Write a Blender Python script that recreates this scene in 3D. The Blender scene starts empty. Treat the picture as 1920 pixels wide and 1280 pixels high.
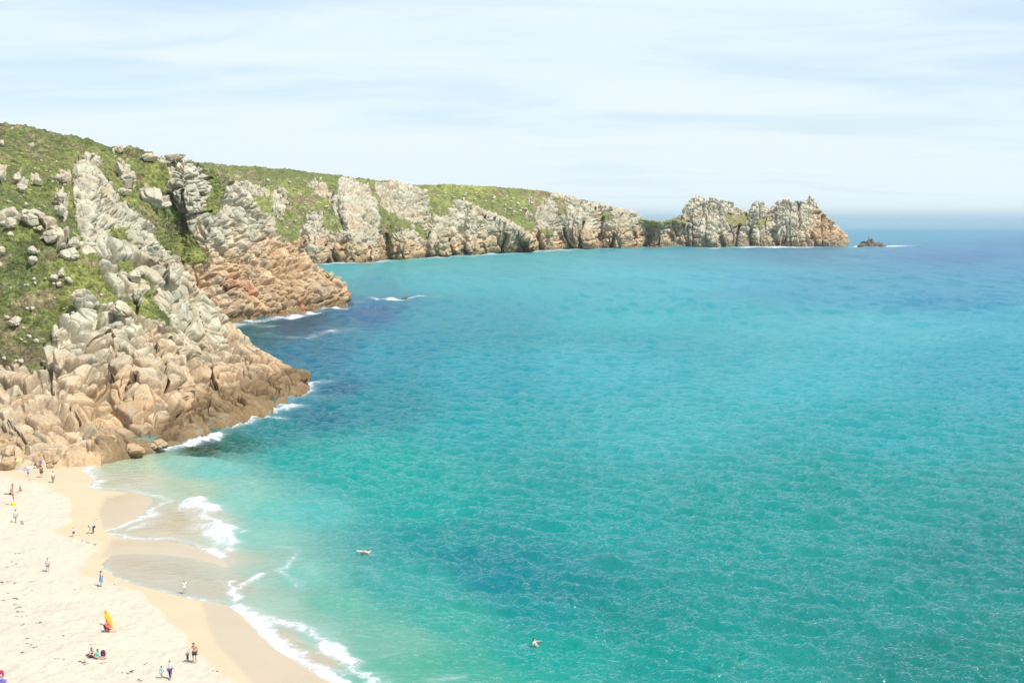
import bpy, bmesh, math, random
import numpy as np
from mathutils import Vector, Matrix
random.seed(7)
rng = np.random.RandomState(7)
f32 = np.float32
scene = bpy.context.scene
COL = scene.collection

# ------------------------------------------------------------------ camera model
F = 2240.0; CAMZ = 38.0; PA = math.atan(240 / F)
ca, sa = math.cos(PA), math.sin(PA)
cam_d = bpy.data.cameras.new('camera'); cam = bpy.data.objects.new('camera', cam_d); COL.objects.link(cam)
cam.location = (0, 0, CAMZ); cam.rotation_euler = (math.pi / 2 - PA, 0, 0)
cam_d.sensor_width = 36; cam_d.lens = 36 * F / 1920; cam_d.clip_start = 1; cam_d.clip_end = 300000
scene.camera = cam

def ray(px, py):
    px = np.asarray(px, float); py = np.asarray(py, float)
    cx = (px - 960) / F; cy = (640 - py) / F
    return cx, ca + cy * sa, -sa + cy * ca
def at_D(px, py, D):
    x, y, z = ray(px, py); t = D / y
    return np.stack([x * t, np.ones_like(x) * D, CAMZ + z * t], -1)
def at_z(px, py, z0=0.0):
    x, y, z = ray(px, py); t = (z0 - CAMZ) / z
    return np.stack([x * t, y * t, CAMZ + z * t], -1)
def project(P):
    x = P[..., 0]; y = P[..., 1]; z = P[..., 2] - CAMZ
    d = y * ca - z * sa; u = y * sa + z * ca
    return 960 + F * x / d, 640 - F * u / d

# ------------------------------------------------------------------ noise
def h32(ix, iy, iz, seed):
    with np.errstate(over='ignore'):
        h = (ix.astype(np.int64) * 73856093) ^ (iy.astype(np.int64) * 19349663) ^ (iz.astype(np.int64) * 83492791) ^ (seed * 2654435)
        h = (h & 0xffffffff).astype(np.uint32)
        h ^= h >> np.uint32(16); h *= np.uint32(0x7feb352d); h ^= h >> np.uint32(15); h *= np.uint32(0x846ca68b); h ^= h >> np.uint32(16)
    return h
def r01(h, k=0):
    with np.errstate(over='ignore'):
        h = h * np.uint32(2654435761 + 2 * k) + np.uint32(k * 7919); h ^= h >> np.uint32(13); h *= np.uint32(0xc2b2ae35); h ^= h >> np.uint32(16)
    return (h.astype(f32) / f32(4294967295.0))
def vnoise(P, seed=0):
    i = np.floor(P); fr = (P - i).astype(f32); i = i.astype(np.int64); w = fr * fr * (3 - 2 * fr); out = 0
    for dx in (0, 1):
        wx = w[..., 0] if dx else 1 - w[..., 0]
        for dy in (0, 1):
            wy = w[..., 1] if dy else 1 - w[..., 1]
            for dz in (0, 1):
                wz = w[..., 2] if dz else 1 - w[..., 2]
                out = out + wx * wy * wz * r01(h32(i[..., 0] + dx, i[..., 1] + dy, i[..., 2] + dz, seed))
    return out * 2 - 1
def fbm(P, scale, octs=4, seed=0, gain=.5):
    a = 1.0; s = 0; n = 0; Q = P / scale
    for o in range(octs):
        s = s + a * vnoise(Q + o * 17.3, seed + o); n += a; a *= gain; Q = Q * 2.03
    return s / n * 1.6
def voronoi(P, size, R, seed, jit=.9):
    """P metres; size per axis in the joint frame R. Returns f1, f2, hash, delta (in joint frame, metres)"""
    Q = (P @ R.T) / np.asarray(size); i = np.floor(Q).astype(np.int64); n = Q.shape[0]
    f1 = np.full(n, 9., f32); f2 = np.full(n, 9., f32); hh = np.zeros(n, np.uint32); dl = np.zeros((n, 3), f32)
    for dx in (-1, 0, 1):
        for dy in (-1, 0, 1):
            for dz in (-1, 0, 1):
                h = h32(i[:, 0] + dx, i[:, 1] + dy, i[:, 2] + dz, seed)
                d = np.stack([(i[:, k] + (dx, dy, dz)[k] + .5 + jit * (r01(h, k + 1) - .5) - Q[:, k]) for k in range(3)], -1).astype(f32)
                dd = np.sqrt((d * d).sum(-1)); c = dd < f1
                f2 = np.where(c, f1, np.minimum(f2, dd)); f1 = np.where(c, dd, f1)
                hh[c] = h[c]; dl[c] = d[c]
    return f1, f2, hh, dl
def cuts(u, seed, a, b):
    """split a line into unequal cells: index, distance to the nearest cut, offset from the cell centre (in cells)"""
    i = np.floor(u).astype(np.int64); bd = lambda k: k + .62 * (r01(h32(k, a, b, seed), 3) - .5)
    lo = bd(i); hi = bd(i + 1); i = np.where(u < lo, i - 1, np.where(u >= hi, i + 1, i)); lo = bd(i); hi = bd(i + 1)
    return i, np.minimum(u - lo, hi - u), u - (lo + hi) / 2
def blocks(P, size, R, seed):
    """jointed granite: sheets, each split into columns, each split into blocks; returns edge distance (m), hash, delta (m)"""
    Q = P @ R.T; z0 = np.zeros(len(Q), np.int64); s = size
    i, ei, ci = cuts(Q[:, 0] / s[0], seed, z0, z0)
    j, ej, cj = cuts(Q[:, 1] / s[1] + 7.1 * r01(h32(i, z0, z0, seed + 1), 2), seed + 2, i, z0)
    k, ek, ck = cuts(Q[:, 2] / s[2] + 5.3 * r01(h32(i, j, z0, seed + 3), 2), seed + 4, i, j)
    a = np.stack([ei * s[0], ej * s[1], ek * s[2]], -1); e = a.min(-1)
    return e, h32(i, j, k, seed + 5), np.stack([ci * s[0], cj * s[1], ck * s[2]], -1)
def sstep(a, b, x):
    t = np.clip((x - a) / (b - a), 0, 1); return t * t * (3 - 2 * t)
def rotm(ax, deg):
    return np.array(Matrix.Rotation(math.radians(deg), 3, ax))

# ------------------------------------------------------------------ polygons and strokes
def seg_dist(X, Y, pts, closed=False):
    pts = list(pts); n = len(pts); best = np.full(X.shape, 1e9)
    for k in range(n if closed else n - 1):
        x0, y0 = pts[k][:2]; x1, y1 = pts[(k + 1) % n][:2]; dx, dy = x1 - x0, y1 - y0; L = dx * dx + dy * dy + 1e-9
        t = np.clip(((X - x0) * dx + (Y - y0) * dy) / L, 0, 1)
        best = np.minimum(best, (X - x0 - t * dx) ** 2 + (Y - y0 - t * dy) ** 2)
    return np.sqrt(best)
def poly_sd(X, Y, pts):
    """signed distance, positive inside"""
    ins = np.zeros(X.shape, bool); n = len(pts)
    for k in range(n):
        x0, y0 = pts[k]; x1, y1 = pts[(k + 1) % n]
        if y0 == y1: continue
        c = ((y0 > Y) != (y1 > Y)) & (X < (x1 - x0) * (Y - y0) / (y1 - y0) + x0); ins ^= c
    d = seg_dist(X, Y, pts, True)
    return np.where(ins, d, -d)

# ------------------------------------------------------------------ mesh / material helpers
def tag(o, label=None, cat=None, group=None, kind=None):
    if label: o['label'] = label
    if cat: o['category'] = cat
    if group: o['group'] = group
    if kind: o['kind'] = kind
    return o
def grid_mesh(name, P, attrs, mat, smooth=True):
    r, c = P.shape[:2]; me = bpy.data.meshes.new(name); n = r * c
    idx = np.arange(n).reshape(r, c)
    q = np.stack([idx[:-1, :-1], idx[:-1, 1:], idx[1:, 1:], idx[1:, :-1]], -1).reshape(-1, 4)
    me.vertices.add(n); me.vertices.foreach_set('co', P.reshape(-1).astype(f32))
    me.loops.add(q.size); me.loops.foreach_set('vertex_index', q.reshape(-1).astype(np.int32))
    me.polygons.add(len(q)); me.polygons.foreach_set('loop_start', np.arange(0, q.size, 4, dtype=np.int32))
    me.polygons.foreach_set('use_smooth', np.full(len(q), smooth)); me.update(calc_edges=True)
    set_attrs(me, attrs); me.materials.append(mat)
    o = bpy.data.objects.new(name, me); COL.objects.link(o); return o
def set_attrs(me, attrs):
    n = len(me.vertices)
    for k, v in attrs.items():
        v = np.asarray(v, f32)
        if v.ndim >= 2 and v.shape[-1] == 3:
            a = me.attributes.new(k, 'FLOAT_COLOR', 'POINT'); b = np.ones((n, 4), f32); b[:, :3] = v.reshape(n, 3); a.data.foreach_set('color', b.reshape(-1))
        else:
            a = me.attributes.new(k, 'FLOAT', 'POINT'); a.data.foreach_set('value', v.reshape(-1))
def smooth_mesh(name, verts, faces, mat, parent=None, sm=True):
    me = bpy.data.meshes.new(name); me.from_pydata([tuple(v) for v in verts], [], faces); me.materials.append(mat)
    for p in me.polygons: p.use_smooth = sm
    o = bpy.data.objects.new(name, me); COL.objects.link(o)
    if parent: o.parent = parent
    return o
class NT:
    def __init__(s, m): s.t = m.node_tree; s.n = s.t.nodes; s.l = s.t.links
    def add(s, ty, **kw):
        n = s.n.new(ty)
        for k, v in kw.items(): setattr(n, k, v)
        return n
    def link(s, a, b): s.l.new(a, b)
    def noise(s, vec, scale, detail=4, rough=.6, dist=0):
        n = s.add('ShaderNodeTexNoise'); n.inputs['Scale'].default_value = scale; n.inputs['Detail'].default_value = detail
        n.inputs['Roughness'].default_value = rough; n.inputs['Distortion'].default_value = dist
        if vec: s.link(vec, n.inputs['Vector'])
        return n.outputs['Fac']
    def math(s, op, a, b=None, clamp=False):
        n = s.add('ShaderNodeMath', operation=op, use_clamp=clamp)
        for i, v in enumerate((a, b)):
            if v is None: continue
            if isinstance(v, (int, float)): n.inputs[i].default_value = v
            else: s.link(v, n.inputs[i])
        return n.outputs[0]
    def rng(s, v, a, b, c, d, st='SMOOTHSTEP'):
        n = s.add('ShaderNodeMapRange', interpolation_type=st); s.link(v, n.inputs[0])
        for i, x in enumerate((a, b, c, d)):
            if isinstance(x, (int, float)): n.inputs[i + 1].default_value = x
            else: s.link(x, n.inputs[i + 1])
        return n.outputs[0]
    def mix(s, fac, a, b, blend='MIX'):
        n = s.add('ShaderNodeMix', data_type='RGBA', blend_type=blend)
        for i, v in ((0, fac), (6, a), (7, b)):
            if isinstance(v, (int, float)): n.inputs[i].default_value = v
            elif isinstance(v, tuple): n.inputs[i].default_value = (*v, 1)
            else: s.link(v, n.inputs[i])
        return n.outputs[2]
    def attr(s, name, out='Color'):
        n = s.add('ShaderNodeAttribute', attribute_name=name); return n.outputs[out]
    def pos(s): return s.add('ShaderNodeNewGeometry').outputs['Position']
    def bump(s, h, strength, dist, normal=None):
        n = s.add('ShaderNodeBump'); n.inputs['Strength'].default_value = strength
        if isinstance(dist, (int, float)): n.inputs['Distance'].default_value = dist
        else: s.link(dist, n.inputs['Distance'])
        s.link(h, n.inputs['Height'])
        if normal: s.link(normal, n.inputs['Normal'])
        return n.outputs['Normal']
def new_mat(name):
    m = bpy.data.materials.new(name); m.use_nodes = True; t = NT(m)
    b = m.node_tree.nodes['Principled BSDF']; return m, t, b

# cliff material: colour painted per block as vertex colour (granite, lichen, turf), fine grain by noise
def t_d(t, rk, s): return t.rng(rk, 0, 1, .5 * s, .16 * s, 'LINEAR')
def cliff_mat(name, s):
    m, t, b = new_mat(name); p = t.pos(); col = t.attr('col'); rk = t.attr('rock', 'Fac')
    n1 = t.noise(p, 1.6 / s, 6, .7); n2 = t.noise(p, .35 / s, 5, .6); n3 = t.noise(p, 5.5 / s, 4, .7)
    g = t.rng(n1, .3, .7, .72, 1.25, 'LINEAR'); g2 = t.rng(n3, .3, .7, .78, 1.22, 'LINEAR')
    q_ = 1 if s < 2 else .5; vg = t.rng(n1, .36, .64, 1 - .5 * q_, 1 + .5 * q_, 'LINEAR'); vg2 = t.rng(n3, .35, .65, 1 - .38 * q_, 1 + .42 * q_, 'LINEAR')
    fr = t.math('MULTIPLY', g, g2); fv = t.math('MULTIPLY', vg, vg2)
    mx = t.add('ShaderNodeMix', data_type='FLOAT'); t.link(rk, mx.inputs[0]); t.link(fv, mx.inputs[2]); t.link(fr, mx.inputs[3])
    vm = t.add('ShaderNodeVectorMath', operation='SCALE'); t.link(col, vm.inputs[0]); t.link(mx.outputs[0], vm.inputs['Scale'])
    lich = t.mix(t.math('MULTIPLY', t.rng(n2, .56, .68, 0, .35), rk), vm.outputs[0], (.33, .33, .25))
    t.link(lich, b.inputs['Base Color']); b.inputs['Roughness'].default_value = .92; b.inputs['Specular IOR Level'].default_value = .15
    hsum = t.math('ADD', n1, t.math('MULTIPLY', n3, .45))
    t.link(t.bump(hsum, 1.0, t_d(t, rk, s)), b.inputs['Normal'])
    return m
M_CLIFF_NEAR = cliff_mat('granite_and_turf_near', 1.0)
M_CLIFF_FAR = cliff_mat('granite_and_turf_far', 2.2)

GREY = np.array([.475, .435, .325]); ORANGE = np.array([.54, .35, .185]); BROWN = np.array([.33, .225, .14]); WET = np.array([.17, .11, .05])
RED = np.array([.42, .17, .10]); DARK = np.array([.20, .17, .13])
GREEN = np.array([.14, .155, .05]); LIME = np.array([.225, .235, .065]); HEATH = np.array([.19, .145, .085]); DGREEN = np.array([.09, .12, .04]); STRAW = np.array([.33, .28, .13])
def lerp(a, b, t): return a + (b - a) * t[..., None]

SHEETS = {}
def sheet(name, cols, nu, nv, default_rock, polys, unit, lean, colour_fn, back, push=(), bumps=(), mat=None, seed=0, amp=1.0, soft=14, joints=None, vegamp=1.0, foot=6.0, toe=.6, big=22, clefts=(), bigk=.10, ck=1.25, tall=1.0):
    """A headland as one surface: foot line, face, crest and the slope behind it.
    cols: (px, y foot, D foot or None for sea level, y crest, D crest, profile)."""
    cols = np.array([[c[0], c[1], (c[2] if c[2] is not None else at_z(c[0], c[1])[1]), c[3], c[4], c[5]] for c in cols], float)
    pu = np.linspace(cols[0, 0], cols[-1, 0], nu)
    L, DL, U, DU, G = [np.interp(pu, cols[:, 0], cols[:, k]) for k in range(1, 6)]
    s = np.linspace(0, 1, nv)[:, None]
    py = L + (U - L) * s; D = DL + (DU - DL) * s ** G
    PX = np.broadcast_to(pu, py.shape)
    for (bx, by, rx, ry, am) in bumps:                 # buttresses: come forward by am metres
        D = D - am * np.exp(-((PX - bx) / rx) ** 2 - ((py - by) / ry) ** 2)
    P = at_D(PX, py, D)
    rows = [P]; PXs = [PX]; PYs = [py]
    top = P[-1]
    for dD, fr in back:
        q = top.copy(); sc_ = (q[:, 1] + dD) / q[:, 1]; q[:, 0] *= sc_; q[:, 1] += dD; q[:, 2] = top[:, 2] * (1 - fr) - fr * 4
        rows.append(q[None]); PXs.append(PX[-1:]); PYs.append(py[-1:])
    low = []
    for k in (3, 2, 1):
        q = P[0].copy(); q[:, 2] -= foot * k / 3; q[:, 1] -= foot * .25 * k / 3; low.append(q[None])
    P = np.concatenate(low + rows, 0)
    PX = np.concatenate([PX[:1]] * 3 + PXs, 0); PY = np.concatenate([py[:1]] * 3 + PYs, 0)
    # subdivide the coarse back rows
    def dens(A):
        out = [A[:nv + 3]]
        for k in range(nv + 2, A.shape[0] - 1):
            for j in range(1, 9): out.append((A[k] + (A[k + 1] - A[k]) * j / 8)[None])
        return np.concatenate(out, 0)
    P = dens(P); PX = dens(PX); PY = dens(PY)
    # normals of the base
    du = np.gradient(P, axis=1); dv = np.gradient(P, axis=0); N = np.cross(du, dv)
    for _ in range(6):
        N[1:-1, 1:-1] = (N[1:-1, 1:-1] * 2 + N[:-2, 1:-1] + N[2:, 1:-1] + N[1:-1, :-2] + N[1:-1, 2:]) / 6
    N /= np.linalg.norm(N, axis=-1, keepdims=True) + 1e-9
    DC = np.zeros(PX.shape)                            # open joints and gullies
    for (pts, w_, dep) in clefts:
        DC = DC + (.7 if dep > 9 else 1) * dep * np.exp(-(seg_dist(PX + 2.2 * np.sin(PY / 9.0 + dep), PY, pts) / w_) ** 2)
    DC[nv + 3:] = 0; P = P * (1 + DC / P[..., 1])[..., None] - np.array([0, 0, CAMZ]) * (DC / P[..., 1])[..., None]
    shp = P.shape[:2]; Pf = P.reshape(-1, 3); Nf = N.reshape(-1, 3); X = PX.reshape(-1); Y = PY.reshape(-1)
    # rock mask
    wob = fbm(Pf, 7 * unit, 4, seed + 50)
    m = np.full(X.shape, 1.0 if default_rock else -1.0)
    Xw = X + wob * soft * .8; Yw = Y + fbm(Pf, 6 * unit, 3, seed + 60) * soft * .6
    for val, pts in polys:
        sd = np.clip(poly_sd(Xw, Yw, pts) / soft, -1, 1)
        k = sstep(-.5, .5, sd); m = m * (1 - k) + val * k
    m = m + .72 * wob + .5 * fbm(Pf, 2.6 * unit, 3, seed + 70)
    rock = sstep(-.12, .12, m)
    # rock relief
    R = joints if joints is not None else rotm('Y', lean) @ rotm('Z', 20)
    warp = np.stack([fbm(Pf, 5 * unit, 3, seed + k) for k in (1, 2, 3)], -1) * .55 * unit
    Q = Pf + warp
    disp = np.zeros(len(X)); cr = 0; tone = np.zeros(len(X)); hue = np.zeros(len(X))
    R2 = rotm('Y', lean - 14) @ rotm('Z', 38) @ rotm('X', -6)
    for (kind, sz, st, tilt, cd, cw, rr) in (('b', (9, 8, 11), .75, .05, 2.0, .28, R), ('b', (4.0, 4.6, 5.0), .42, .08, 1.3, .19, R2), ('v', (2.6, 2.8, 3.4), .10, .06, .7, .10, R)):
        szu = np.array(sz, float) * unit * np.array([1, 1, tall]); cw = cw * ck; cd = cd * (.5 + .5 * ck)
        if kind == 'v': f1, f2, h, dl = voronoi(Q, szu, rr, seed + 36); e = (f2 - f1) * .5 * szu.min()
        else: e, h, dl = blocks(Q, szu, rr, seed + int(sz[0] * 10))
        keep = (r01(h, 9) > .3) if sz[0] < 3 else np.ones(len(X), bool)
        tv = np.stack([r01(h, 5) - .5, r01(h, 6) - .5, r01(h, 7) - .5], -1) * 2 * tilt
        d = (r01(h, 4) - .5) * 2 * st * unit + (dl * tv).sum(-1)
        d = d - cd * unit * np.exp(-(e / (cw * unit)) ** 2) - .28 * st * unit * np.exp(-(e / (1.8 * cw * unit)))
        disp += d * keep * amp; tone += (r01(h, 11) - .5) * (.4 if sz[0] < 7 else .25); hue += (r01(h, 12) - .5) * .5
    disp += fbm(Pf, 1.2 * unit, 4, seed + 90) * .06 * unit + fbm(Pf, 14 * unit, 3, seed + 92) * 1.4 * unit * amp + fbm(Pf * np.array([1, 1, .35 if tall > 1 else 1]), big, 3, seed + 93) * big * bigk
    veg = fbm(Pf, 9 * unit, 3, seed + 31) * .9 * unit
    f1, f2, h, dl = voronoi(Pf, np.array([1.7, 1.7, 1.4]) * unit, np.eye(3), seed + 33)
    g1, g2, gh, gd = voronoi(Pf, np.array([4.2, 4.2, 3.5]) * unit, np.eye(3), seed + 34); veg += (.6 - f1) * .95 * unit * vegamp + (.6 - g1) * 1.0 * unit * (r01(gh, 2) > .45) + fbm(Pf, .7 * unit, 3, seed + 35) * .3 * unit
    vtone = (r01(h, 3) - .5)
    fade = np.clip((np.interp(PX, cols[:, 0], cols[:, 1]) - PY).reshape(-1) / 14 + .35, .3, 1)
    total = (rock * (disp + .9 * unit) + (1 - rock) * veg) * fade
    total = total + np.where((X < 172) & (toe > 1), .2, 1) * toe * unit * np.exp(-np.abs(np.interp(PX, cols[:, 0], cols[:, 1]) - PY).reshape(-1) / 26)
    Pd = Pf + Nf * total[:, None]
    c = colour_fn(Pf, X, Y, rock, tone, hue, vtone, seed)
    o = grid_mesh(name, Pd.reshape(*shp, 3), {'col': c, 'rock': rock}, mat or M_CLIFF_NEAR)
    SHEETS[name] = (Pd, rock)
    return o

def rockcol(P, tone, hue, warm, wetline, seed, sc=1.0):
    n = fbm(P, 6 * sc, 4, seed + 5); n2 = fbm(P, 2 * sc, 3, seed + 6); Ps = P * np.array([1, 1, .25]); st = fbm(Ps, 1.6 * sc, 3, seed + 8)
    w = np.clip(warm + .35 * n + .3 * hue, 0, 1)
    c = lerp(np.broadcast_to(GREY, (len(P), 3)), ORANGE, w * .85); c = lerp(c, BROWN, np.clip(.45 * warm + .5 * n2 - .2 + .4 * hue, 0, .75))
    c = lerp(c, DARK, np.clip(st * 1.1 - .45, 0, .55))
    c = c * (1 + .45 * tone + .15 * n2)[:, None]
    z = P[:, 2] + n * 1.2 * sc
    return lerp(c, WET, sstep(wetline + 1.6 * sc, wetline - .6 * sc, z) * .85)
def vegcol(P, vtone, heath, lime, seed, sc=1.0, dark=None):
    n = fbm(P, 14 * sc, 4, seed + 15); n2 = fbm(P, 4 * sc, 4, seed + 16); n3 = fbm(P, 1.3 * sc, 3, seed + 17)
    c = lerp(np.broadcast_to(GREEN, (len(P), 3)), LIME, np.clip(lime + .55 * n + .35 * n3, 0, 1))
    c = lerp(c, HEATH, np.clip(sstep(.0, .5, heath - .35 + n2 * .9 + n3 * .35), 0, .95))
    c = lerp(c, DGREEN, np.clip((dark if dark is not None else 0) - n * .5 + n3 * .4 - .1, 0, .8))
    c = lerp(c, STRAW, np.clip(n3 * .8 + n2 * .4 - .4, 0, .6))
    return c * (1 + .6 * vtone + .3 * n3)[:, None]

# ---- near headland (foot on the beach, tip in the sea)
A_VEG = [(-60, 425), (20, 432), (60, 412), (95, 440), (112, 470), (150, 470), (168, 510), (200, 545), (262, 575), (322, 600), (318, 625), (270, 605), (215, 585), (168, 560),
         (130, 548), (150, 600), (112, 600), (108, 640), (84, 650), (84, 692), (30, 684), (-60, 640)]
def colA(P, X, Y, rock, tone, hue, vt, seed):
    warm = np.clip((16 - P[:, 2]) / 14, 0, 1) * .75 + .12 * (X > 250)
    warm = np.maximum(warm, .9 * np.exp(-((X - 180) / 130) ** 2 - ((Y - 740) / 60) ** 2))
    r = rockcol(P, tone, hue, warm, np.where(X > 175, 1.3, -3), seed)
    v = vegcol(P, vt, np.where(X < 120, .42, .1), np.where(X > 130, .55, .3), seed)
    return lerp(v, r, rock)
sheet('near_headland', [
    (-320, 900, 168, 372, 262, .75), (-120, 884, 172, 385, 258, .75), (0, 872, 175, 396, 255, .75), (60, 868, 177, 404, 254, .75), (110, 864, 178, 432, 253, .75), (161, 862, 180, 452, 254, .75), (210, 853, None, 466, 258, .8),
    (270, 850, None, 478, 264, .8), (330, 830, None, 500, 272, .8), (346, 826, None, 532, 278, .8), (385, 808, None, 560, 284, .8), (429, 795, None, 606, 290, .8), (449, 788, None, 632, 289, .8),
    (480, 778, None, 646, 286, .8), (500, 765, None, 656, 284, .8), (541, 745, None, 690, 276, .9), (556, 737, None, 712, 268, 1), (566, 731, None, 727, 262, 1)],
    1080, 700, True, [(-1, A_VEG), (-1, [(262, 555), (284, 555), (304, 600), (282, 612)]), (-1, [(150, 486), (180, 482), (186, 532), (160, 534)]), (-1, [(222, 488), (248, 478), (266, 520), (242, 530)]), (-1, [(262, 515), (286, 508), (304, 545), (280, 568)]), (-1, [(168, 590), (182, 586), (192, 622), (176, 632)]), (-1, [(270, 470), (300, 474), (312, 490), (284, 492)])], 1.2, 4, colA, [(6, .12), (20, .6), (40, 1.3)], mat=M_CLIFF_NEAR, seed=11, toe=1.05, clefts=[([(283, 650), (292, 690), (308, 738)], 3, 3.5), ([(313, 645), (324, 680), (338, 722)], 3.5, 4), ([(388, 676), (396, 705), (404, 735)], 3.5, 3.5), ([(95, 700), (98, 745), (112, 770)], 3, 3), ([(130, 772), (160, 800), (178, 835)], 2.5, 2.5), ([(160, 650), (185, 640), (215, 655)], 2.2, 2), ([(235, 760), (262, 735)], 3, 3), ([(330, 760), (332, 790)], 3, 3), ([(20, 800), (60, 850)], 2.5, 2.5), ([(300, 480), (310, 540)], 2.5, 3), ([(365, 600), (430, 640), (420, 645)], 2, 2), ([(250, 560), (255, 620)], 2.5, 2.5), ([(200, 690), (215, 720)], 2.2, 2.5)],
    bumps=[(470, 700, 60, 60, 6), (60, 800, 70, 60, 4), (300, 720, 50, 90, 4), (200, 700, 30, 120, -3), (390, 700, 16, 80, -4), (190, 836, 55, 26, 6)])

# ---- second headland: the green hill, its crags and the red-stained promontory
def colB(P, X, Y, rock, tone, hue, vt, seed):
    warm = sstep(450, 545, Y + .25 * (X - 300)) * .85
    r = rockcol(P, tone, hue, warm, 1.8, seed, 1.4)
    n = fbm(P, 8, 4, 77)
    rd = np.exp(-((X - 455) / 42) ** 2 - ((Y - 545 - .25 * (X - 455)) / 26) ** 2) + .6 * np.exp(-((X - 375) / 18) ** 2 - ((Y - 500) / 22) ** 2) + .5 * np.exp(-((X - 570) / 10) ** 2 - ((Y - 570) / 20) ** 2)
    r = lerp(r, RED * (1 + .4 * tone)[:, None], np.clip(rd * 1.0 + n * .6 - .3, 0, .75) * (rd > .06))
    dk = np.exp(-((Y - 372 - .55 * X) / 26) ** 2) * (X < 250)
    v = vegcol(P, vt, .35 * (Y < 300) + .1, np.where(X > 270, .75, .12), seed, 1.4, dark=np.where(X < 270, .12, 0) + .3 * dk)
    return lerp(v, r, rock)
sheet('hill_headland', [
    (-320, 400, 250, 195, 430, 1.1), (-100, 410, 255, 212, 430, 1.1), (0, 430, 262, 229, 430, 1.1), (100, 465, 270, 247, 430, 1.1), (200, 520, 290, 271, 432, 1.1), (280, 580, 330, 287, 435, 1.1), (310, 600, 360, 290, 436, 1.1), (340, 612, None, 290, 438, 1.0),
    (375, 612, None, 306, 445, 1.0), (388, 611, None, 313, 448, 1.0), (422, 609, None, 331, 458, 1.0), (456, 603, None, 352, 466, 1.0), (469, 601, None, 374, 470, 1.0), (506, 595, None, 412, 478, 1.0), (514, 594, None, 440, 480, 1.0),
    (541, 590, None, 458, 486, 1.0), (575, 585, None, 490, 492, 1.0), (594, 582, None, 502, 496, 1.0), (625, 576, None, 521, 502, 1.0), (645, 570, None, 550, 505, 1.0), (653, 568, None, 563, 506, 1.0)],
    1080, 620, False, [
        (1, [(141, 300), (160, 288), (178, 292), (192, 312), (188, 330), (204, 345), (214, 368), (245, 385), (272, 402), (282, 435), (300, 462), (345, 490), (335, 540), (200, 500), (150, 445), (140, 410), (139, 370)]),
        (1, [(262, 296), (300, 286), (340, 284), (372, 306), (392, 322), (396, 352), (392, 382), (382, 396), (402, 402), (420, 440), (440, 480), (400, 500), (372, 465), (358, 440), (348, 400), (322, 385), (316, 330), (308, 306)]),
        (1, [(398, 405), (425, 340), (456, 345), (506, 405), (545, 450), (600, 498), (670, 560), (650, 600), (430, 640), (335, 600), (335, 500), (370, 492), (425, 492)]),
        (-1, [(206, 428), (232, 428), (240, 450), (212, 448)]), (-1, [(212, 352), (228, 362), (232, 380), (216, 378)]), (-1, [(176, 462), (205, 470), (222, 492), (180, 486)]), (-1, [(402, 350), (420, 352), (424, 368), (404, 366)]), (-1, [(384, 368), (412, 372), (430, 392), (400, 400), (386, 392)]), (-1, [(350, 455), (385, 485), (345, 488), (300, 460), (285, 420), (320, 420)]),
        (1, [(217, 305), (228, 303), (252, 330), (256, 352), (244, 358), (222, 335)]), (1, [(262, 358), (285, 350), (314, 366), (314, 384), (300, 392), (270, 380)]),
        (1, [(102, 362), (122, 355), (126, 400), (120, 420), (104, 400)]), (1, [(-20, 305), (8, 318), (10, 345), (-20, 350)]), (1, [(22, 330), (38, 332), (50, 350), (40, 360), (24, 345)]), (1, [(60, 334), (78, 338), (76, 348), (62, 346)]), (1, [(110, 322), (135, 322), (134, 342), (112, 342)]),
        (1, [(213, 272), (236, 274), (234, 286), (214, 282)])],
    [1.0][0], 4, colB, [(15, .03), (60, .25), (140, 1.2)], mat=M_CLIFF_NEAR, seed=23, clefts=[([(180, 340), (178, 440)], 2.2, 4), ([(184, 352), (190, 388), (206, 404)], 3.5, 6), ([(343, 322), (345, 398)], 2.4, 5), ([(320, 360), (326, 392)], 3, 5), ([(232, 400), (250, 425)], 2.5, 4), ([(205, 350), (208, 380)], 2, 3), ([(262, 402), (275, 440)], 2, 4), ([(372, 330), (376, 380)], 2, 4), ([(392, 420), (398, 470)], 2.5, 5), ([(345, 330), (395, 335)], 2, 4), ([(355, 402), (392, 398)], 2.2, 5), ([(430, 535), (470, 560)], 3, 4), ([(415, 540), (430, 548)], 4, 5)], ck=1.9, bigk=.12, soft=9,
    bumps=[(165, 380, 28, 90, 14), (240, 430, 30, 40, 6), (350, 340, 30, 60, 16), (400, 440, 20, 40, 6), (320, 440, 26, 70, -10), (560, 540, 60, 40, 6)])

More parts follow.
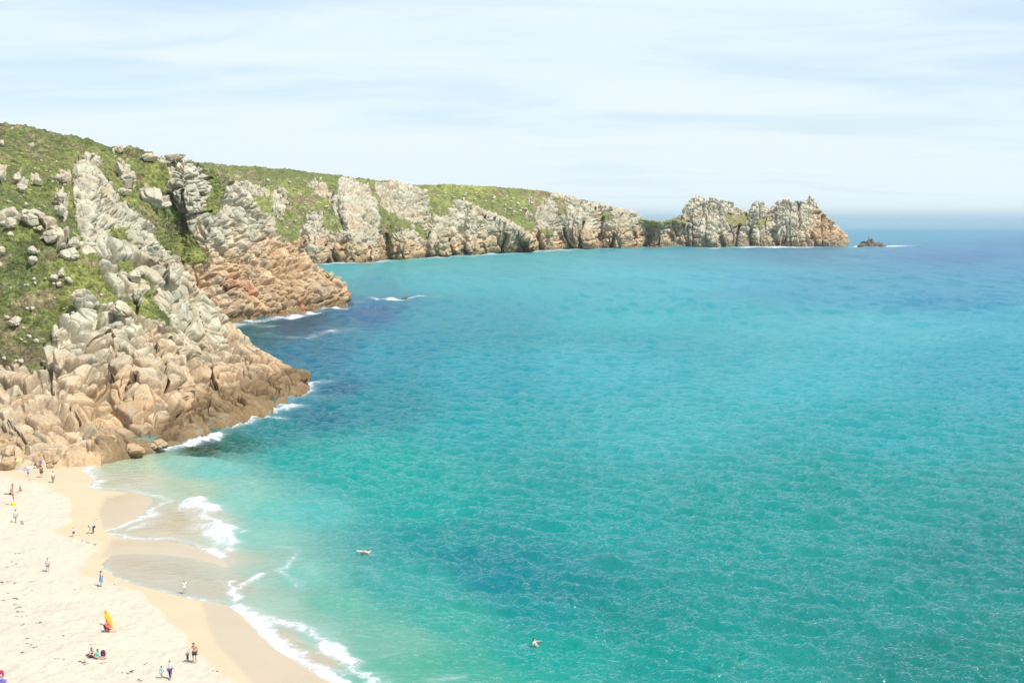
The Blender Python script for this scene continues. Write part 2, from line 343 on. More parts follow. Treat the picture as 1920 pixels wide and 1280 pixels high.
# ---- far cliffs, two lengths of them
def far_col(seed0, limey):
    def fn(P, X, Y, rock, tone, hue, vt, seed):
        warm = .12 + sstep(26, 6, P[:, 2] + 6 * fbm(P, 20, 3, seed0)) * .8
        r = rockcol(P, tone, hue, warm, 2.2, seed, 2.6)
        lm = limey(X, Y); v = vegcol(P, vt * .5, .28, lm + .15, seed, 3.0) * 1.08
        v = lerp(v * 1.12, np.broadcast_to(STRAW, v.shape), .55 * sstep(1185, 1215, X))
        return lerp(v, r, rock)
    return fn
sheet('far_cliffs', [
    (300, 500, None, 300, 1120, 1.6), (380, 498, None, 306, 1100, 1.6), (450, 495, None, 311, 1090, 1.6), (540, 493, None, 318, 1080, 1.6), (600, 494, None, 324, 1075, 1.6), (640, 493, None, 329, 1080, 1.6), (700, 489, None, 338, 1090, 1.6), (722, 487, None, 341, 1095, 1.7),
    (760, 485, None, 350, 1100, 1.7), (790, 483, None, 358, 1110, 1.7), (830, 480, None, 372, 1120, 1.7), (880, 478, None, 384, 1130, 1.7), (925, 474, None, 402, 1145, 1.6), (955, 473, None, 420, 1155, 1.5), (985, 471, None, 442, 1165, 1.3), (1003, 470, None, 462, 1172, 1)],
    980, 260, False, [
        (1, [(632, 345), (660, 335), (690, 350), (708, 385), (715, 432), (740, 470), (745, 500), (600, 510), (540, 500), (540, 452), (600, 448), (640, 436), (645, 420), (628, 395)]),
        (1, [(560, 455), (575, 398), (605, 398), (608, 430), (650, 440), (640, 500), (560, 500)]),
        (1, [(508, 356), (536, 354), (541, 382), (530, 406), (512, 396)]), (1, [(570, 340), (610, 350), (632, 370), (622, 378), (590, 362)]), (1, [(440, 345), (500, 348), (508, 372), (480, 366), (445, 362)]),
        (1, [(703, 345), (760, 344), (800, 362), (812, 392), (800, 420), (740, 412), (712, 380)]),
        (1, [(735, 428), (800, 420), (812, 405), (845, 402), (850, 374), (880, 376), (960, 400), (1010, 455), (1010, 490), (735, 510)]),
        (-1, [(712, 400), (740, 398), (780, 420), (800, 430), (796, 452), (782, 440), (770, 424), (742, 428), (730, 440), (718, 430)]), (-1, [(800, 380), (830, 386), (850, 400), (830, 408), (808, 400)])],
    1.6, 6, far_col(3, lambda X, Y: .25 + .2 * (X > 780)), [(40, .05), (160, .35), (300, 1.3)], mat=M_CLIFF_FAR, seed=31, soft=8, foot=8, amp=.95, big=34, bigk=.13, ck=1.8, tall=1.6, clefts=[([(568, 452), (568, 490)], 2.6, 18), ([(612, 462), (612, 492)], 3, 14), ([(626, 470), (626, 492)], 2, 12), ([(634, 380), (640, 430)], 2.5, 14), ([(660, 455), (662, 486)], 2.5, 16), ([(722, 440), (734, 488)], 3, 12), ([(692, 460), (690, 488)], 2.5, 14), ([(805, 445), (806, 482)], 3.5, 18), ([(840, 450), (842, 480)], 3, 20), ([(868, 465), (870, 478)], 4, 20), ([(905, 445), (908, 475)], 2.5, 14), ([(945, 440), (940, 472)], 3, 18), ([(760, 455), (756, 482)], 2, 12), ([(970, 445), (978, 470)], 3, 16), ([(580, 470), (590, 490)], 2, 10)],
    bumps=[(665, 440, 28, 60, 34), (590, 470, 16, 30, 16), (760, 450, 26, 45, 26), (830, 450, 24, 40, 34), (905, 440, 30, 40, 20), (722, 470, 12, 60, -13), (800, 460, 9, 50, -12), (870, 460, 8, 40, -8), (640, 470, 8, 40, -10), (560, 470, 10, 40, -8), (610, 480, 7, 30, -12), (695, 480, 8, 30, 16), (950, 450, 14, 30, 14)])
sheet('far_green_headland', [
    (640, 480, 1150, 343, 1290, 1.4), (760, 478, 1170, 347, 1290, 1.4), (850, 474, 1190, 346, 1290, 1.4), (900, 473, 1200, 350, 1300, 1.4), (960, 472, 1210, 353, 1305, 1.5), (1000, 470, None, 357, 1310, 1.6), (1060, 467, None, 366, 1320, 1.7), (1100, 466, None, 376, 1330, 1.6),
    (1150, 465, None, 388, 1345, 1.5), (1190, 464, None, 401, 1355, 1.4), (1206, 463, None, 412, 1358, 1.3), (1240, 463, None, 416, 1362, 1.2), (1262, 462, None, 412, 1368, 1.2), (1300, 462, None, 420, 1380, 1.2)],
    800, 200, False, [
        (1, [(1006, 385), (1040, 360), (1100, 374), (1150, 384), (1200, 404), (1206, 480), (985, 480), (985, 440), (1004, 432)]), (-1, [(1036, 372), (1062, 372), (1060, 402), (1044, 398)]), (-1, [(1130, 398), (1146, 396), (1140, 414), (1126, 420)]),
        (-1, [(1010, 430), (1045, 428), (1040, 442), (1012, 440)]), (1, [(992, 368), (1004, 370), (1000, 378), (990, 376)]), (1, [(984, 394), (1000, 398), (994, 410), (982, 404)]),
        (1, [(1196, 419), (1230, 424), (1262, 420), (1310, 420), (1310, 480), (1196, 480)])],
    1.7, 8, far_col(5, lambda X, Y: .35 + .25 * (X > 1190) + .65 * np.exp(-((X - 960) / 60) ** 2 - ((Y - 385) / 20) ** 2)), [(60, .06), (200, .4), (320, 1.4)], mat=M_CLIFF_FAR, seed=43, soft=7, foot=8, amp=.95, big=34, bigk=.12, clefts=[([(1060, 430), (1068, 464)], 3, 22), ([(1090, 420), (1084, 462)], 2.5, 22), ([(1132, 410), (1120, 464)], 3, 12), ([(1010, 440), (1008, 466)], 3.5, 22), ([(1030, 450), (1032, 466)], 3.5, 18), ([(1150, 440), (1146, 462)], 3, 18), ([(1185, 430), (1190, 460)], 3, 18), ([(1214, 445), (1210, 462)], 4, 18), ([(1258, 440), (1256, 462)], 3.5, 16)], ck=1.9, tall=1.6,
    bumps=[(1090, 430, 30, 40, 24), (1020, 440, 14, 40, 14), (1165, 440, 22, 30, 22), (1050, 450, 9, 40, -8), (1125, 450, 9, 40, -9), (1215, 440, 16, 20, -12)])
def colL(P, X, Y, rock, tone, hue, vt, seed):
    warm = np.maximum(sstep(18, 5, P[:, 2] + 5 * fbm(P, 20, 3, 9)) * .6, sstep(1480, 1545, X) * sstep(372, 410, Y) * .85)
    r = rockcol(P, tone, hue, warm, 2.4, seed, 2.6)
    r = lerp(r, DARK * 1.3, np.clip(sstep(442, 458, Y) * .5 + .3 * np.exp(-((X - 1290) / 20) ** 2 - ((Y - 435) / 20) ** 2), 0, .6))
    return lerp(vegcol(P, vt, .2, .4, seed, 3.0) * .55 + STRAW * .55, r, rock)
LZ = [(1250, 416), (1262, 411), (1275, 403), (1284, 388), (1292, 377), (1300, 370), (1312, 368), (1325, 374), (1333, 370), (1340, 371), (1353, 374), (1369, 377), (1378, 387), (1387, 398), (1400, 400), (1409, 386), (1416, 380), (1422, 378), (1431, 379),
      (1441, 393), (1447, 395), (1456, 380), (1472, 375), (1487, 374), (1503, 375), (1509, 372), (1519, 366), (1528, 374), (1537, 387), (1550, 402), (1562, 415), (1572, 430), (1584, 446), (1588, 459)]
sheet('rocky_point', [(x, 462.5, None, y - 1.5, 1400 + (12 if 1290 < x < 1540 else 0), 1.2) for x, y in LZ], 620, 190, True,
    [(-1, [(1352, 400), (1400, 402), (1404, 412), (1386, 424), (1360, 422)]), (-1, [(1418, 412), (1442, 408), (1438, 424), (1420, 428)]), (-1, [(1240, 412), (1274, 408), (1290, 420), (1280, 436), (1240, 436)]), ],
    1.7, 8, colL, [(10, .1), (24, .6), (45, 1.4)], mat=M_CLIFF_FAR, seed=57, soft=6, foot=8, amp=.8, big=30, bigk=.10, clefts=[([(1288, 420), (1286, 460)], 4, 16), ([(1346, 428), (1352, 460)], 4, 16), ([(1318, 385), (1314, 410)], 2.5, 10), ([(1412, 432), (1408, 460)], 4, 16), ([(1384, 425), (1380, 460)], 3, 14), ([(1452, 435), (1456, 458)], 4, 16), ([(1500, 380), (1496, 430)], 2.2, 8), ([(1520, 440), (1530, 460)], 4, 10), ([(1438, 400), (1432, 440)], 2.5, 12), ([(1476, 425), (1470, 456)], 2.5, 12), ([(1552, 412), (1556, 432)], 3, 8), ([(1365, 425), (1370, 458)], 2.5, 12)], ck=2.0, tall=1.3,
    bumps=[(1330, 440, 22, 30, 16), (1300, 400, 10, 25, 8), (1490, 430, 30, 30, 18), (1425, 420, 12, 30, 8), (1380, 440, 10, 20, -8), (1450, 430, 8, 25, -8), (1405, 450, 10, 16, -8), (1545, 450, 20, 14, 10)])
HEADLANDS = ['near_headland', 'hill_headland', 'far_cliffs', 'far_green_headland', 'rocky_point']
for n_ in HEADLANDS: bpy.data.objects[n_]['kind'] = 'structure'
#@@REST
# ------------------------------------------------------------------ sea
SHORE = [(161, 868), (157, 880), (166, 890), (180, 900), (168, 908), (168, 914), (185, 918), (208, 919), (235, 922), (260, 925), (284, 932), (287, 940), (280, 950), (273, 957), (262, 966), (247, 975), (232, 984), (216, 990), (193, 994),
         (210, 1002), (234, 1009), (273, 1012), (310, 1014), (350, 1020), (385, 1032), (412, 1046), (430, 1060), (424, 1066), (400, 1056), (360, 1046), (300, 1040), (245, 1038), (212, 1040), (198, 1050), (193, 1066), (221, 1085), (260, 1098), (312, 1111), (365, 1124),
         (405, 1130), (429, 1135), (454, 1154), (487, 1187), (517, 1217), (558, 1242), (600, 1267), (625, 1281), (700, 1330), (780, 1400)]
SANDPOLY = [(-500, 800), (150, 840)] + SHORE + [(-500, 1400)]
W = lambda pts: [tuple(at_z(x, y)[:2]) for x, y in pts]
SANDW = W(SANDPOLY)
def srgb(c):
    c = np.asarray(c, float) / 255; return np.where(c < .04045, c / 12.92, ((c + .055) / 1.055) ** 2.4)
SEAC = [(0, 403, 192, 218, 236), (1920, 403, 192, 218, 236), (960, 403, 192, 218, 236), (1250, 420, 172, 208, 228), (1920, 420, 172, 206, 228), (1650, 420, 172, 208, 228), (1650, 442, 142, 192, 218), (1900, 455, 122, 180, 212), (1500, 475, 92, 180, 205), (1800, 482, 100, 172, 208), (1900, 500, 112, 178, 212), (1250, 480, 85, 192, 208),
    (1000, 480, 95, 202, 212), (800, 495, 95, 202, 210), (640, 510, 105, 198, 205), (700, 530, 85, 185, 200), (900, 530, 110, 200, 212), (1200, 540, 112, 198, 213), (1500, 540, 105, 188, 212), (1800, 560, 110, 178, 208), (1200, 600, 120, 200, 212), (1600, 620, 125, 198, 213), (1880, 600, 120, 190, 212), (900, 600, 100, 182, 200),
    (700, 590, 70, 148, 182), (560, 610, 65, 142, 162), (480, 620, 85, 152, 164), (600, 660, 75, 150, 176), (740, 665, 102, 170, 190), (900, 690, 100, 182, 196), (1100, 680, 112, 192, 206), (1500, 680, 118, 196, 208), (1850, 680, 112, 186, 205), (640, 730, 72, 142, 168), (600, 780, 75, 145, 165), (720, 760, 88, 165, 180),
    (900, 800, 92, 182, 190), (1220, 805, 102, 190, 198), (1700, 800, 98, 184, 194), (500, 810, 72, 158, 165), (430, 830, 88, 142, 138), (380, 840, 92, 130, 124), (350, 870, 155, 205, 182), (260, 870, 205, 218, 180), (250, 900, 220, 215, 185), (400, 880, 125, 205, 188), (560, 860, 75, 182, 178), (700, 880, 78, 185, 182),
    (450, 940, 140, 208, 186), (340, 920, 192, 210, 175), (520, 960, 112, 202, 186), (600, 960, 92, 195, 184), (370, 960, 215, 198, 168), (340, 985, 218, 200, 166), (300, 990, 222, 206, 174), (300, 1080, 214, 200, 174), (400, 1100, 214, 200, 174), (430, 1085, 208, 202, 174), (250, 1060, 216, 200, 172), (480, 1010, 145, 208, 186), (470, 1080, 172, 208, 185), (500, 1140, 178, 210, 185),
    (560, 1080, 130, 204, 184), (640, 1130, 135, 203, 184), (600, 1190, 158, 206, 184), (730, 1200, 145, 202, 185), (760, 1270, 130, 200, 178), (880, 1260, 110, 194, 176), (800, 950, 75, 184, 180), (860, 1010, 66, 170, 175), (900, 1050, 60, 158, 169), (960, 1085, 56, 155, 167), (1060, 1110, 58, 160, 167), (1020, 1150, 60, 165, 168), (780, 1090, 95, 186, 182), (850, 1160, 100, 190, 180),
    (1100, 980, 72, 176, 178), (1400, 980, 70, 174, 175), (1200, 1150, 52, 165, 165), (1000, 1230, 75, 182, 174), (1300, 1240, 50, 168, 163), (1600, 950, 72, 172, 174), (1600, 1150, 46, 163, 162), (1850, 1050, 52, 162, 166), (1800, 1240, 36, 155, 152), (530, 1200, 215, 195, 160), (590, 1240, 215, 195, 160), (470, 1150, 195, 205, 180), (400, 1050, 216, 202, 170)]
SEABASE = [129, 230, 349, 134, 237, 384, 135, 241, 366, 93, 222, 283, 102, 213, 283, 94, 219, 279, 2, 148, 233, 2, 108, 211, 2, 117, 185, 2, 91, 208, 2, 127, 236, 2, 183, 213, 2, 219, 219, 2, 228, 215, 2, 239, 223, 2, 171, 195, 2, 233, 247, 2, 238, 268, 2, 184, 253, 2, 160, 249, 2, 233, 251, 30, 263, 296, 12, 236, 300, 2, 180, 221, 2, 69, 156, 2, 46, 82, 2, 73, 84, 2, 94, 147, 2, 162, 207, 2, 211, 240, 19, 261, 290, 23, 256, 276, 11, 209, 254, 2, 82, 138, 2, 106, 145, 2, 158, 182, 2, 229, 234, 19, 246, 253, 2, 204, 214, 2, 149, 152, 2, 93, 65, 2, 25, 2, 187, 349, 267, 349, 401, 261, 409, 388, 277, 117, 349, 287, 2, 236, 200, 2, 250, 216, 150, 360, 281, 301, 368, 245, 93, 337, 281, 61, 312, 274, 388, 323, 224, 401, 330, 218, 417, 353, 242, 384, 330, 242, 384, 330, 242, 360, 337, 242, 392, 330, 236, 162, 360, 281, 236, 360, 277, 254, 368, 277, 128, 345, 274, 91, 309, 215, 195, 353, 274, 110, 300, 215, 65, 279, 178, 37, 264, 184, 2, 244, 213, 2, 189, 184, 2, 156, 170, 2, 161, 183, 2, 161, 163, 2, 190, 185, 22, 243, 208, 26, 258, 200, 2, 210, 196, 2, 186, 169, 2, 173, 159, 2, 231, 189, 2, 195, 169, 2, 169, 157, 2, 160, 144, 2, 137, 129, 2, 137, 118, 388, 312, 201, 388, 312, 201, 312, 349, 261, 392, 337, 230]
#@@BASE
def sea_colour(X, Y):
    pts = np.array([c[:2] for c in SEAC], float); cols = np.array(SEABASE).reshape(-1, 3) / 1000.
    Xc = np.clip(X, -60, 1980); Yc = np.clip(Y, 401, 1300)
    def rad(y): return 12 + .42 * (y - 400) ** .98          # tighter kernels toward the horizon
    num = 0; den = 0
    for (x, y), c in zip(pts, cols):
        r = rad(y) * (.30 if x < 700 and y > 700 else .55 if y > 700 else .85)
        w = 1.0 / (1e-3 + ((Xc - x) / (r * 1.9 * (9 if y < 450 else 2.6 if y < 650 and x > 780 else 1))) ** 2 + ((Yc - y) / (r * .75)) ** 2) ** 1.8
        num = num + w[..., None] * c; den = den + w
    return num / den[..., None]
# foam: (points, half width m, strength)
FOAM = [([(163, 872), (160, 884), (175, 898), (186, 900)], 1.6, 1.0), ([(186, 900), (168, 910), (190, 916), (215, 916), (260, 921), (288, 928), (310, 938), (300, 950), (284, 962), (256, 976), (222, 990), (196, 995)], 1.3, .95),
    ([(215, 912), (260, 905), (300, 915), (335, 935), (325, 950), (300, 968), (262, 986), (240, 994)], 1.4, .62), ([(196, 995), (234, 1007), (273, 1010), (320, 1010), (360, 1018), (395, 1030), (415, 1042)], 1.0, .9), ([(230, 996), (280, 1000), (340, 1004), (380, 1012)], 1.2, .5),
    ([(366, 938), (380, 955), (394, 972), (404, 990), (410, 1010), (414, 1030)], 1.8, 1.12), ([(376, 942), (400, 965), (414, 985), (424, 1002), (418, 1022)], 1.7, .95), ([(422, 1002), (445, 997), (468, 995)], .9, .85), ([(412, 1032), (430, 1048), (436, 1056)], .8, .6),
    ([(193, 1067), (221, 1084), (260, 1097), (312, 1110), (365, 1122), (405, 1128), (432, 1132)], .55, .8), ([(290, 1092), (340, 1092), (400, 1096), (430, 1104)], 1.8, .5), ([(430, 1090), (436, 1105), (442, 1118), (436, 1130)], .55, .95), ([(440, 1112), (452, 1096), (478, 1084), (492, 1076)], .5, .85),
    ([(435, 1136), (458, 1150), (480, 1172), (505, 1196), (530, 1220), (565, 1240), (605, 1262), (640, 1284), (700, 1325)], 1.1, 1.1), ([(470, 1148), (500, 1160), (545, 1170), (580, 1180), (610, 1200), (630, 1225), (660, 1250), (700, 1275), (740, 1310)], 1.0, .95), ([(480, 1160), (520, 1182), (560, 1205), (600, 1232), (650, 1265)], 1.8, .55),
    ([(165, 870), (195, 858), (235, 855), (260, 850)], 2.0, .8), ([(210, 872), (260, 868), (300, 880), (260, 890), (220, 885)], 3.0, .35), ([(262, 850), (300, 846), (335, 836), (380, 824), (440, 800), (470, 787), (492, 782)], 2.0, .95), ([(485, 770), (508, 772), (526, 766), (545, 758)], 2.8, .92), ([(500, 778), (530, 785)], 1.5, .6), ([(545, 756), (568, 740), (574, 722), (600, 716)], 2.6, .85),
    ([(430, 612), (470, 603), (520, 597), (560, 591), (600, 585), (652, 572)], 4.2, 1.0), ([(648, 568), (664, 567), (682, 568)], 3.0, .85), ([(432, 610), (470, 606), (500, 612)], 3.5, .8), ([(500, 615), (560, 613), (640, 616)], 3, .42), ([(525, 632), (570, 634), (610, 626), (640, 620)], 4, .66), ([(440, 630), (490, 628)], 3, .5),
    ([(722, 559), (745, 560), (770, 560), (798, 558)], 4.5, 1.15), ([(560, 494), (640, 494), (720, 488), (800, 484), (870, 480), (960, 475), (1010, 472), (1060, 469)], 15, .85), ([(1060, 468), (1140, 466), (1250, 464), (1330, 464.5)], 14, .7), ([(1330, 464), (1400, 464), (1450, 463.5), (1590, 462)], 12, .95), ([(1392, 464), (1412, 464)], 16, 1.3), ([(1464, 463), (1498, 463)], 20, 1.4), ([(1530, 462), (1588, 462)], 14, 1.1),
    ([(1600, 461.5), (1640, 462), (1678, 461)], 16, 1.3), ([(600, 498), (700, 502), (640, 510)], 8, .3), ([(770, 508), (830, 500)], 8, .4), ([(560, 520), (610, 514)], 6, .45), ([(520, 1024), (545, 1026), (560, 1030), (545, 1050), (525, 1068), (548, 1085), (560, 1100)], .7, .66), ([(575, 1060), (580, 1075)], 1.0, .5), ([(690, 1068), (705, 1080), (725, 1095)], .9, .5), ([(690, 1138), (705, 1140)], 1.0, .4),
    ([(820, 1275), (860, 1270)], .9, .66), ([(470, 905), (485, 915), (480, 925)], 1.2, .4), ([(980, 1203), (990, 1206), (998, 1208)], .28, .9), ([(680, 1036), (705, 1041)], .35, .55), ([(740, 756), (830, 752)], 3, .3), ([(590, 740), (620, 745)], 3, .4), ([(450, 888), (460, 890)], 1.2, .4)]
def ygrid():
    a = [400.8, 401.2, 401.6, 402.0, 402.6, 403.2, 404]; y = 404.0
    while y < 1345: y += .8 + min(.6, (y - 404) / 320); a.append(y)
    return np.array(a[::-1])
gy = ygrid()
gx = np.concatenate([np.linspace(-900, -60, 60, endpoint=False), np.arange(-60, 1980, 1.55), np.linspace(1980, 2900, 60)])
GX, GY = np.meshgrid(gx, gy); SP = at_z(GX, GY)
sx, sy = SP[..., 0], SP[..., 1]
near = (sy < 330) & (sx < 40)
shore_d = np.full(GX.shape, -99.0); shore_d[near] = poly_sd(sx[near], sy[near], SANDW)      # + on land
calm = sstep(0, 22, -shore_d)
H = np.zeros(GX.shape); rw = np.random.RandomState(3); dist_v = np.gradient(sy, axis=0) * -1; sp = np.abs(np.gradient(sy, axis=0))
for k in range(130):
    lam = .8 * (9 / .8) ** (rw.rand() ** 1.2); ang = math.radians(-112) + rw.randn() * (.6 if lam < 5 else .4); kk = 2 * math.pi / lam
    amp = .0125 * lam ** .75 * (.6 + .8 * rw.rand()); ph = rw.rand() * 6.283
    warp = kk * (sx * math.cos(ang) + sy * math.sin(ang)) + ph + 1.5 * np.sin(sx / (lam * 1.3) + ph) + 1.1 * np.sin(sy / (lam * 1.7) + ph * 3)
    H += amp * (np.sin(warp) + .3 * np.sin(2 * warp + 1.57)) * sstep(.5, .25, sp / lam)
H *= .85
# chop farther out: facets sized to what the surface grid can carry there
D0 = 110.0
while D0 < 9000:
    wgt = np.clip(1 - np.abs(np.log(np.maximum(sy, 60) / D0)) / math.log(1.45), 0, 1); sel = wgt > 0
    sp0 = D0 * D0 / (CAMZ * F) * 1.6; lx = 2.3 * (D0 / 200) ** .8; ly = max(lx * .8, 2.6 * sp0); am = min(.6 * ly / 6.28, 2.0) * (1 if D0 < 600 else .55) * sstep(90, 330, np.array(D0))
    Q = np.stack([sx[sel] / lx + .25 * sy[sel] / ly, sy[sel] / ly, np.full(sel.sum(), D0 * .37)], -1)
    H[sel] += wgt[sel] * am * (vnoise(Q, 301) + .55 * vnoise(Q * 1.9, 302) + .5 * vnoise(Q * np.array([.3, .35, 1]), 303)); D0 *= 1.45
foam = np.zeros(GX.shape)
for pts, w, s in FOAM:
    ww = W(pts); xs = [p[0] for p in ww]; ys = [p[1] for p in ww]; m_ = w * 4
    sel = (sx > min(xs) - m_) & (sx < max(xs) + m_) & (sy > min(ys) - m_) & (sy < max(ys) + m_)
    wn = SP[sel] / (w * 1.5 + .6); wx_ = vnoise(wn, 91) + .5 * vnoise(wn * 2.3, 92); wy_ = vnoise(wn, 93) + .5 * vnoise(wn * 2.3, 94)
    brk_ = .92 + .36 * vnoise(SP[sel] / (3.2 + w), 95)
    d = seg_dist(sx[sel] + wx_ * w * .55, sy[sel] + wy_ * w * .55, ww); foam[sel] = np.maximum(foam[sel], s * brk_ * np.exp(-(d / (w * 1.5)) ** 1.4))
edge = np.exp(-((shore_d + .35) / .5) ** 2) * (shore_d > -3) * .45
foam = np.maximum(foam, edge * near)
SPf = SP.reshape(-1, 3)
H = H * (.02 + .98 * calm)
brk = np.maximum(0, foam - .6) * near * sstep(-2.5, -6, shore_d)
Z = H + brk * (.7 + .8 * vnoise(SP * 1.3, 5)) + .02
SPd = SP.copy(); SPd[..., 2] = Z
scol = sea_colour(GX + 10 * vnoise(SP / 14, 4), GY)
patch = fbm(SP * np.array([1, .55, 1]), 60, 3, 71)
scol = scol * (1 + .10 * patch)[..., None]
m, t, b = new_mat('sea_water'); p = t.pos()
mp = t.add('ShaderNodeMapping'); mp.inputs['Rotation'].default_value = (0, 0, math.radians(-22)); mp.inputs['Scale'].default_value = (.4, 1, 1); t.link(p, mp.inputs[0]); v = mp.outputs[0]
nf = t.noise(p, 1.1, 6, .8, .5); nf2 = t.noise(p, 4.5, 4, .7, .3); fo = t.attr('foam', 'Fac')
nm = t.math('ADD', t.math('MULTIPLY', nf, .65), t.math('MULTIPLY', nf2, .35))
thr = t.math('SUBTRACT', .76, t.math('MULTIPLY', fo, .43)); fm = t.math('ADD', t.math('MULTIPLY', t.rng(nm, thr, t.math('ADD', thr, .2), 0, 1), .92), t.math('MULTIPLY', t.rng(fo, .15, 1.1, 0, .38), t.rng(nf, .3, .6, .4, 1)), True)
fm = t.math('MULTIPLY', fm, t.rng(fo, .03, .25, 0, 1), True)
w1 = t.noise(v, 1.25, 4, .6, .15); w2 = t.noise(v, .11, 2, .5, .2); lod = t.attr('lod', 'Fac')
cm = t.attr('calm', 'Fac')
hh = t.math('MULTIPLY', t.math('ADD', w1, t.math('MULTIPLY', w2, lod)), cm)
nrm = t.bump(hh, 1.0, t.math('SUBTRACT', .85, t.math('MULTIPLY', lod, .5)))
df = t.add('ShaderNodeBsdfDiffuse'); gl = t.add('ShaderNodeBsdfGlossy'); fr = t.add('ShaderNodeFresnel'); ms = t.add('ShaderNodeMixShader'); ms2 = t.add('ShaderNodeMixShader'); fd = t.add('ShaderNodeBsdfDiffuse')
t.link(t.attr('col'), df.inputs['Color']); up_ = t.add('ShaderNodeCombineXYZ'); up_.inputs[2].default_value = 1; t.link(up_.outputs[0], df.inputs['Normal']); t.link(nrm, gl.inputs['Normal']); t.link(nrm, fr.inputs['Normal']); fr.inputs['IOR'].default_value = 1.33
gl.inputs['Color'].default_value = (.92, .98, 1, 1); t.link(t.attr('rough', 'Fac'), gl.inputs['Roughness']); fd.inputs['Color'].default_value = (.56, .57, .565, 1)
t.link(t.math('MULTIPLY', fr.outputs[0], t.math('SUBTRACT', 1.0, t.math('MULTIPLY', lod, .42))), ms.inputs[0]); t.link(df.outputs[0], ms.inputs[1]); t.link(gl.outputs[0], ms.inputs[2])
t.link(fm, ms2.inputs[0]); t.link(ms.outputs[0], ms2.inputs[1]); t.link(fd.outputs[0], ms2.inputs[2]); t.link(ms2.outputs[0], m.node_tree.nodes['Material Output'].inputs['Surface'])
M_SEA = m
SEA_DARK = 1.0
sea = grid_mesh('sea', SPd, {'col': np.clip(scol * SEA_DARK, 0, 1), 'foam': foam, 'lod': np.clip((sp - .3) / 5, 0, 1.2), 'rough': np.clip(.08 + .03 * sp, .08, .3), 'calm': .1 + .9 * sstep(0, 14, -shore_d)}, M_SEA); tag(sea, kind='structure')

# ------------------------------------------------------------------ beach
bx, by = np.meshgrid(np.arange(-420, 860, 2.0), np.arange(1420, 838, -1.6)); BP = at_z(bx, by)
def beach_sd(x, y): return poly_sd(x, y, SANDW)
def beach_z_sd(sd): return np.where(sd > 0, np.minimum(.028 * sd, .25 + .012 * sd), .14 * sd)
sd = beach_sd(BP[..., 0], BP[..., 1]); bz = np.clip(beach_z_sd(sd), -8, 1.6) + .02
DRY = [(-500, 905), (40, 902), (90, 915), (120, 932), (137, 955), (132, 978), (105, 992), (97, 1002), (130, 1010), (185, 1014), (195, 1022), (160, 1050), (148, 1068), (155, 1078), (200, 1086), (258, 1105), (292, 1140), (325, 1175), (350, 1205), (385, 1240), (430, 1275), (500, 1340), (560, 1420), (-500, 1420)]
dsd = poly_sd(bx, by, DRY); nB = fbm(BP, 3.5, 4, 5); nB2 = fbm(BP, .8, 3, 6)
dry = sstep(-6, 5, dsd + 7 * nB)
WETP = [[(190, 905), (240, 918), (290, 930), (290, 945), (250, 976), (215, 992), (193, 990), (185, 960), (200, 935), (235, 924), (200, 918)], [(210, 1012), (300, 1008), (380, 1028), (436, 1056), (430, 1070), (300, 1045), (190, 1044)],
        [(380, 1128), (432, 1134), (487, 1187), (558, 1242), (640, 1290), (700, 1400), (560, 1400), (470, 1275), (410, 1215), (388, 1170)]]
wet = np.zeros(bx.shape)
for w_ in WETP: wet = np.maximum(wet, sstep(-8, 8, poly_sd(bx, by, w_) + 4 * nB))
nB3 = fbm(BP, .45, 3, 8); bz = bz + dry * (.06 * nB2 + .06 * nB + .05 * nB3) * sstep(0, 5, sd)
BP[..., 2] = bz
SAND_D = np.array([.545, .475, .36]); SAND_M = np.array([.53, .425, .275]); SAND_W = np.array([.47, .37, .25])
bc = lerp(np.broadcast_to(SAND_M, BP.shape), SAND_D, dry); bc = lerp(bc, SAND_W, wet * .85); bc = bc * (1 + .035 * nB + .045 * nB2 * dry + .05 * nB3 * dry)[..., None]
m, t, b = new_mat('beach_sand'); p = t.pos(); n1 = t.noise(p, 2.2, 6, .7); n2 = t.noise(p, 9, 3, .6); wa = t.attr('wet', 'Fac'); da = t.attr('dry', 'Fac')
vm = t.add('ShaderNodeVectorMath', operation='SCALE'); t.link(t.attr('col'), vm.inputs[0]); t.link(t.rng(n2, .3, .7, .95, 1.05, 'LINEAR'), vm.inputs['Scale'])
t.link(vm.outputs[0], b.inputs['Base Color']); t.link(t.rng(wa, 0, 1, .95, .22), b.inputs['Roughness']); b.inputs['Specular IOR Level'].default_value = .25
t.link(t.bump(t.math('MULTIPLY', t.math('ADD', n1, t.math('MULTIPLY', n2, .3)), da), .5, .12), b.inputs['Normal'])
beach = grid_mesh('beach', BP, {'col': bc, 'wet': wet, 'dry': dry}, m); tag(beach, kind='structure')
def ground(px, py):
    """point of the beach surface seen at a pixel"""
    z = 0.5
    for _ in range(12):
        P = at_z(px, py, z); s_ = float(poly_sd(np.array([P[0]]), np.array([P[1]]), SANDW)[0]); z = .6 * z + .4 * (max(0.0, float(beach_z_sd(np.array(s_)))) + .02)
    return Vector(at_z(px, py, z))
# little sand cove at the foot of the far cliffs
cg = np.meshgrid(np.linspace(560, 626, 24), np.linspace(493.2, 487, 8)); CP = at_z(cg[0], cg[1]); u_ = (cg[0] - 560) / 66
CP[..., 2] = .4 - 1.1 * np.clip((cg[0] + (cg[1] - 488) * 4 - 604) / 20, 0, 1)
cove = grid_mesh('cove_sand', CP, {'col': np.broadcast_to(SAND_D, CP.shape), 'wet': np.zeros(CP.shape[:2]), 'dry': np.ones(CP.shape[:2])}, m); tag(cove, kind='structure')

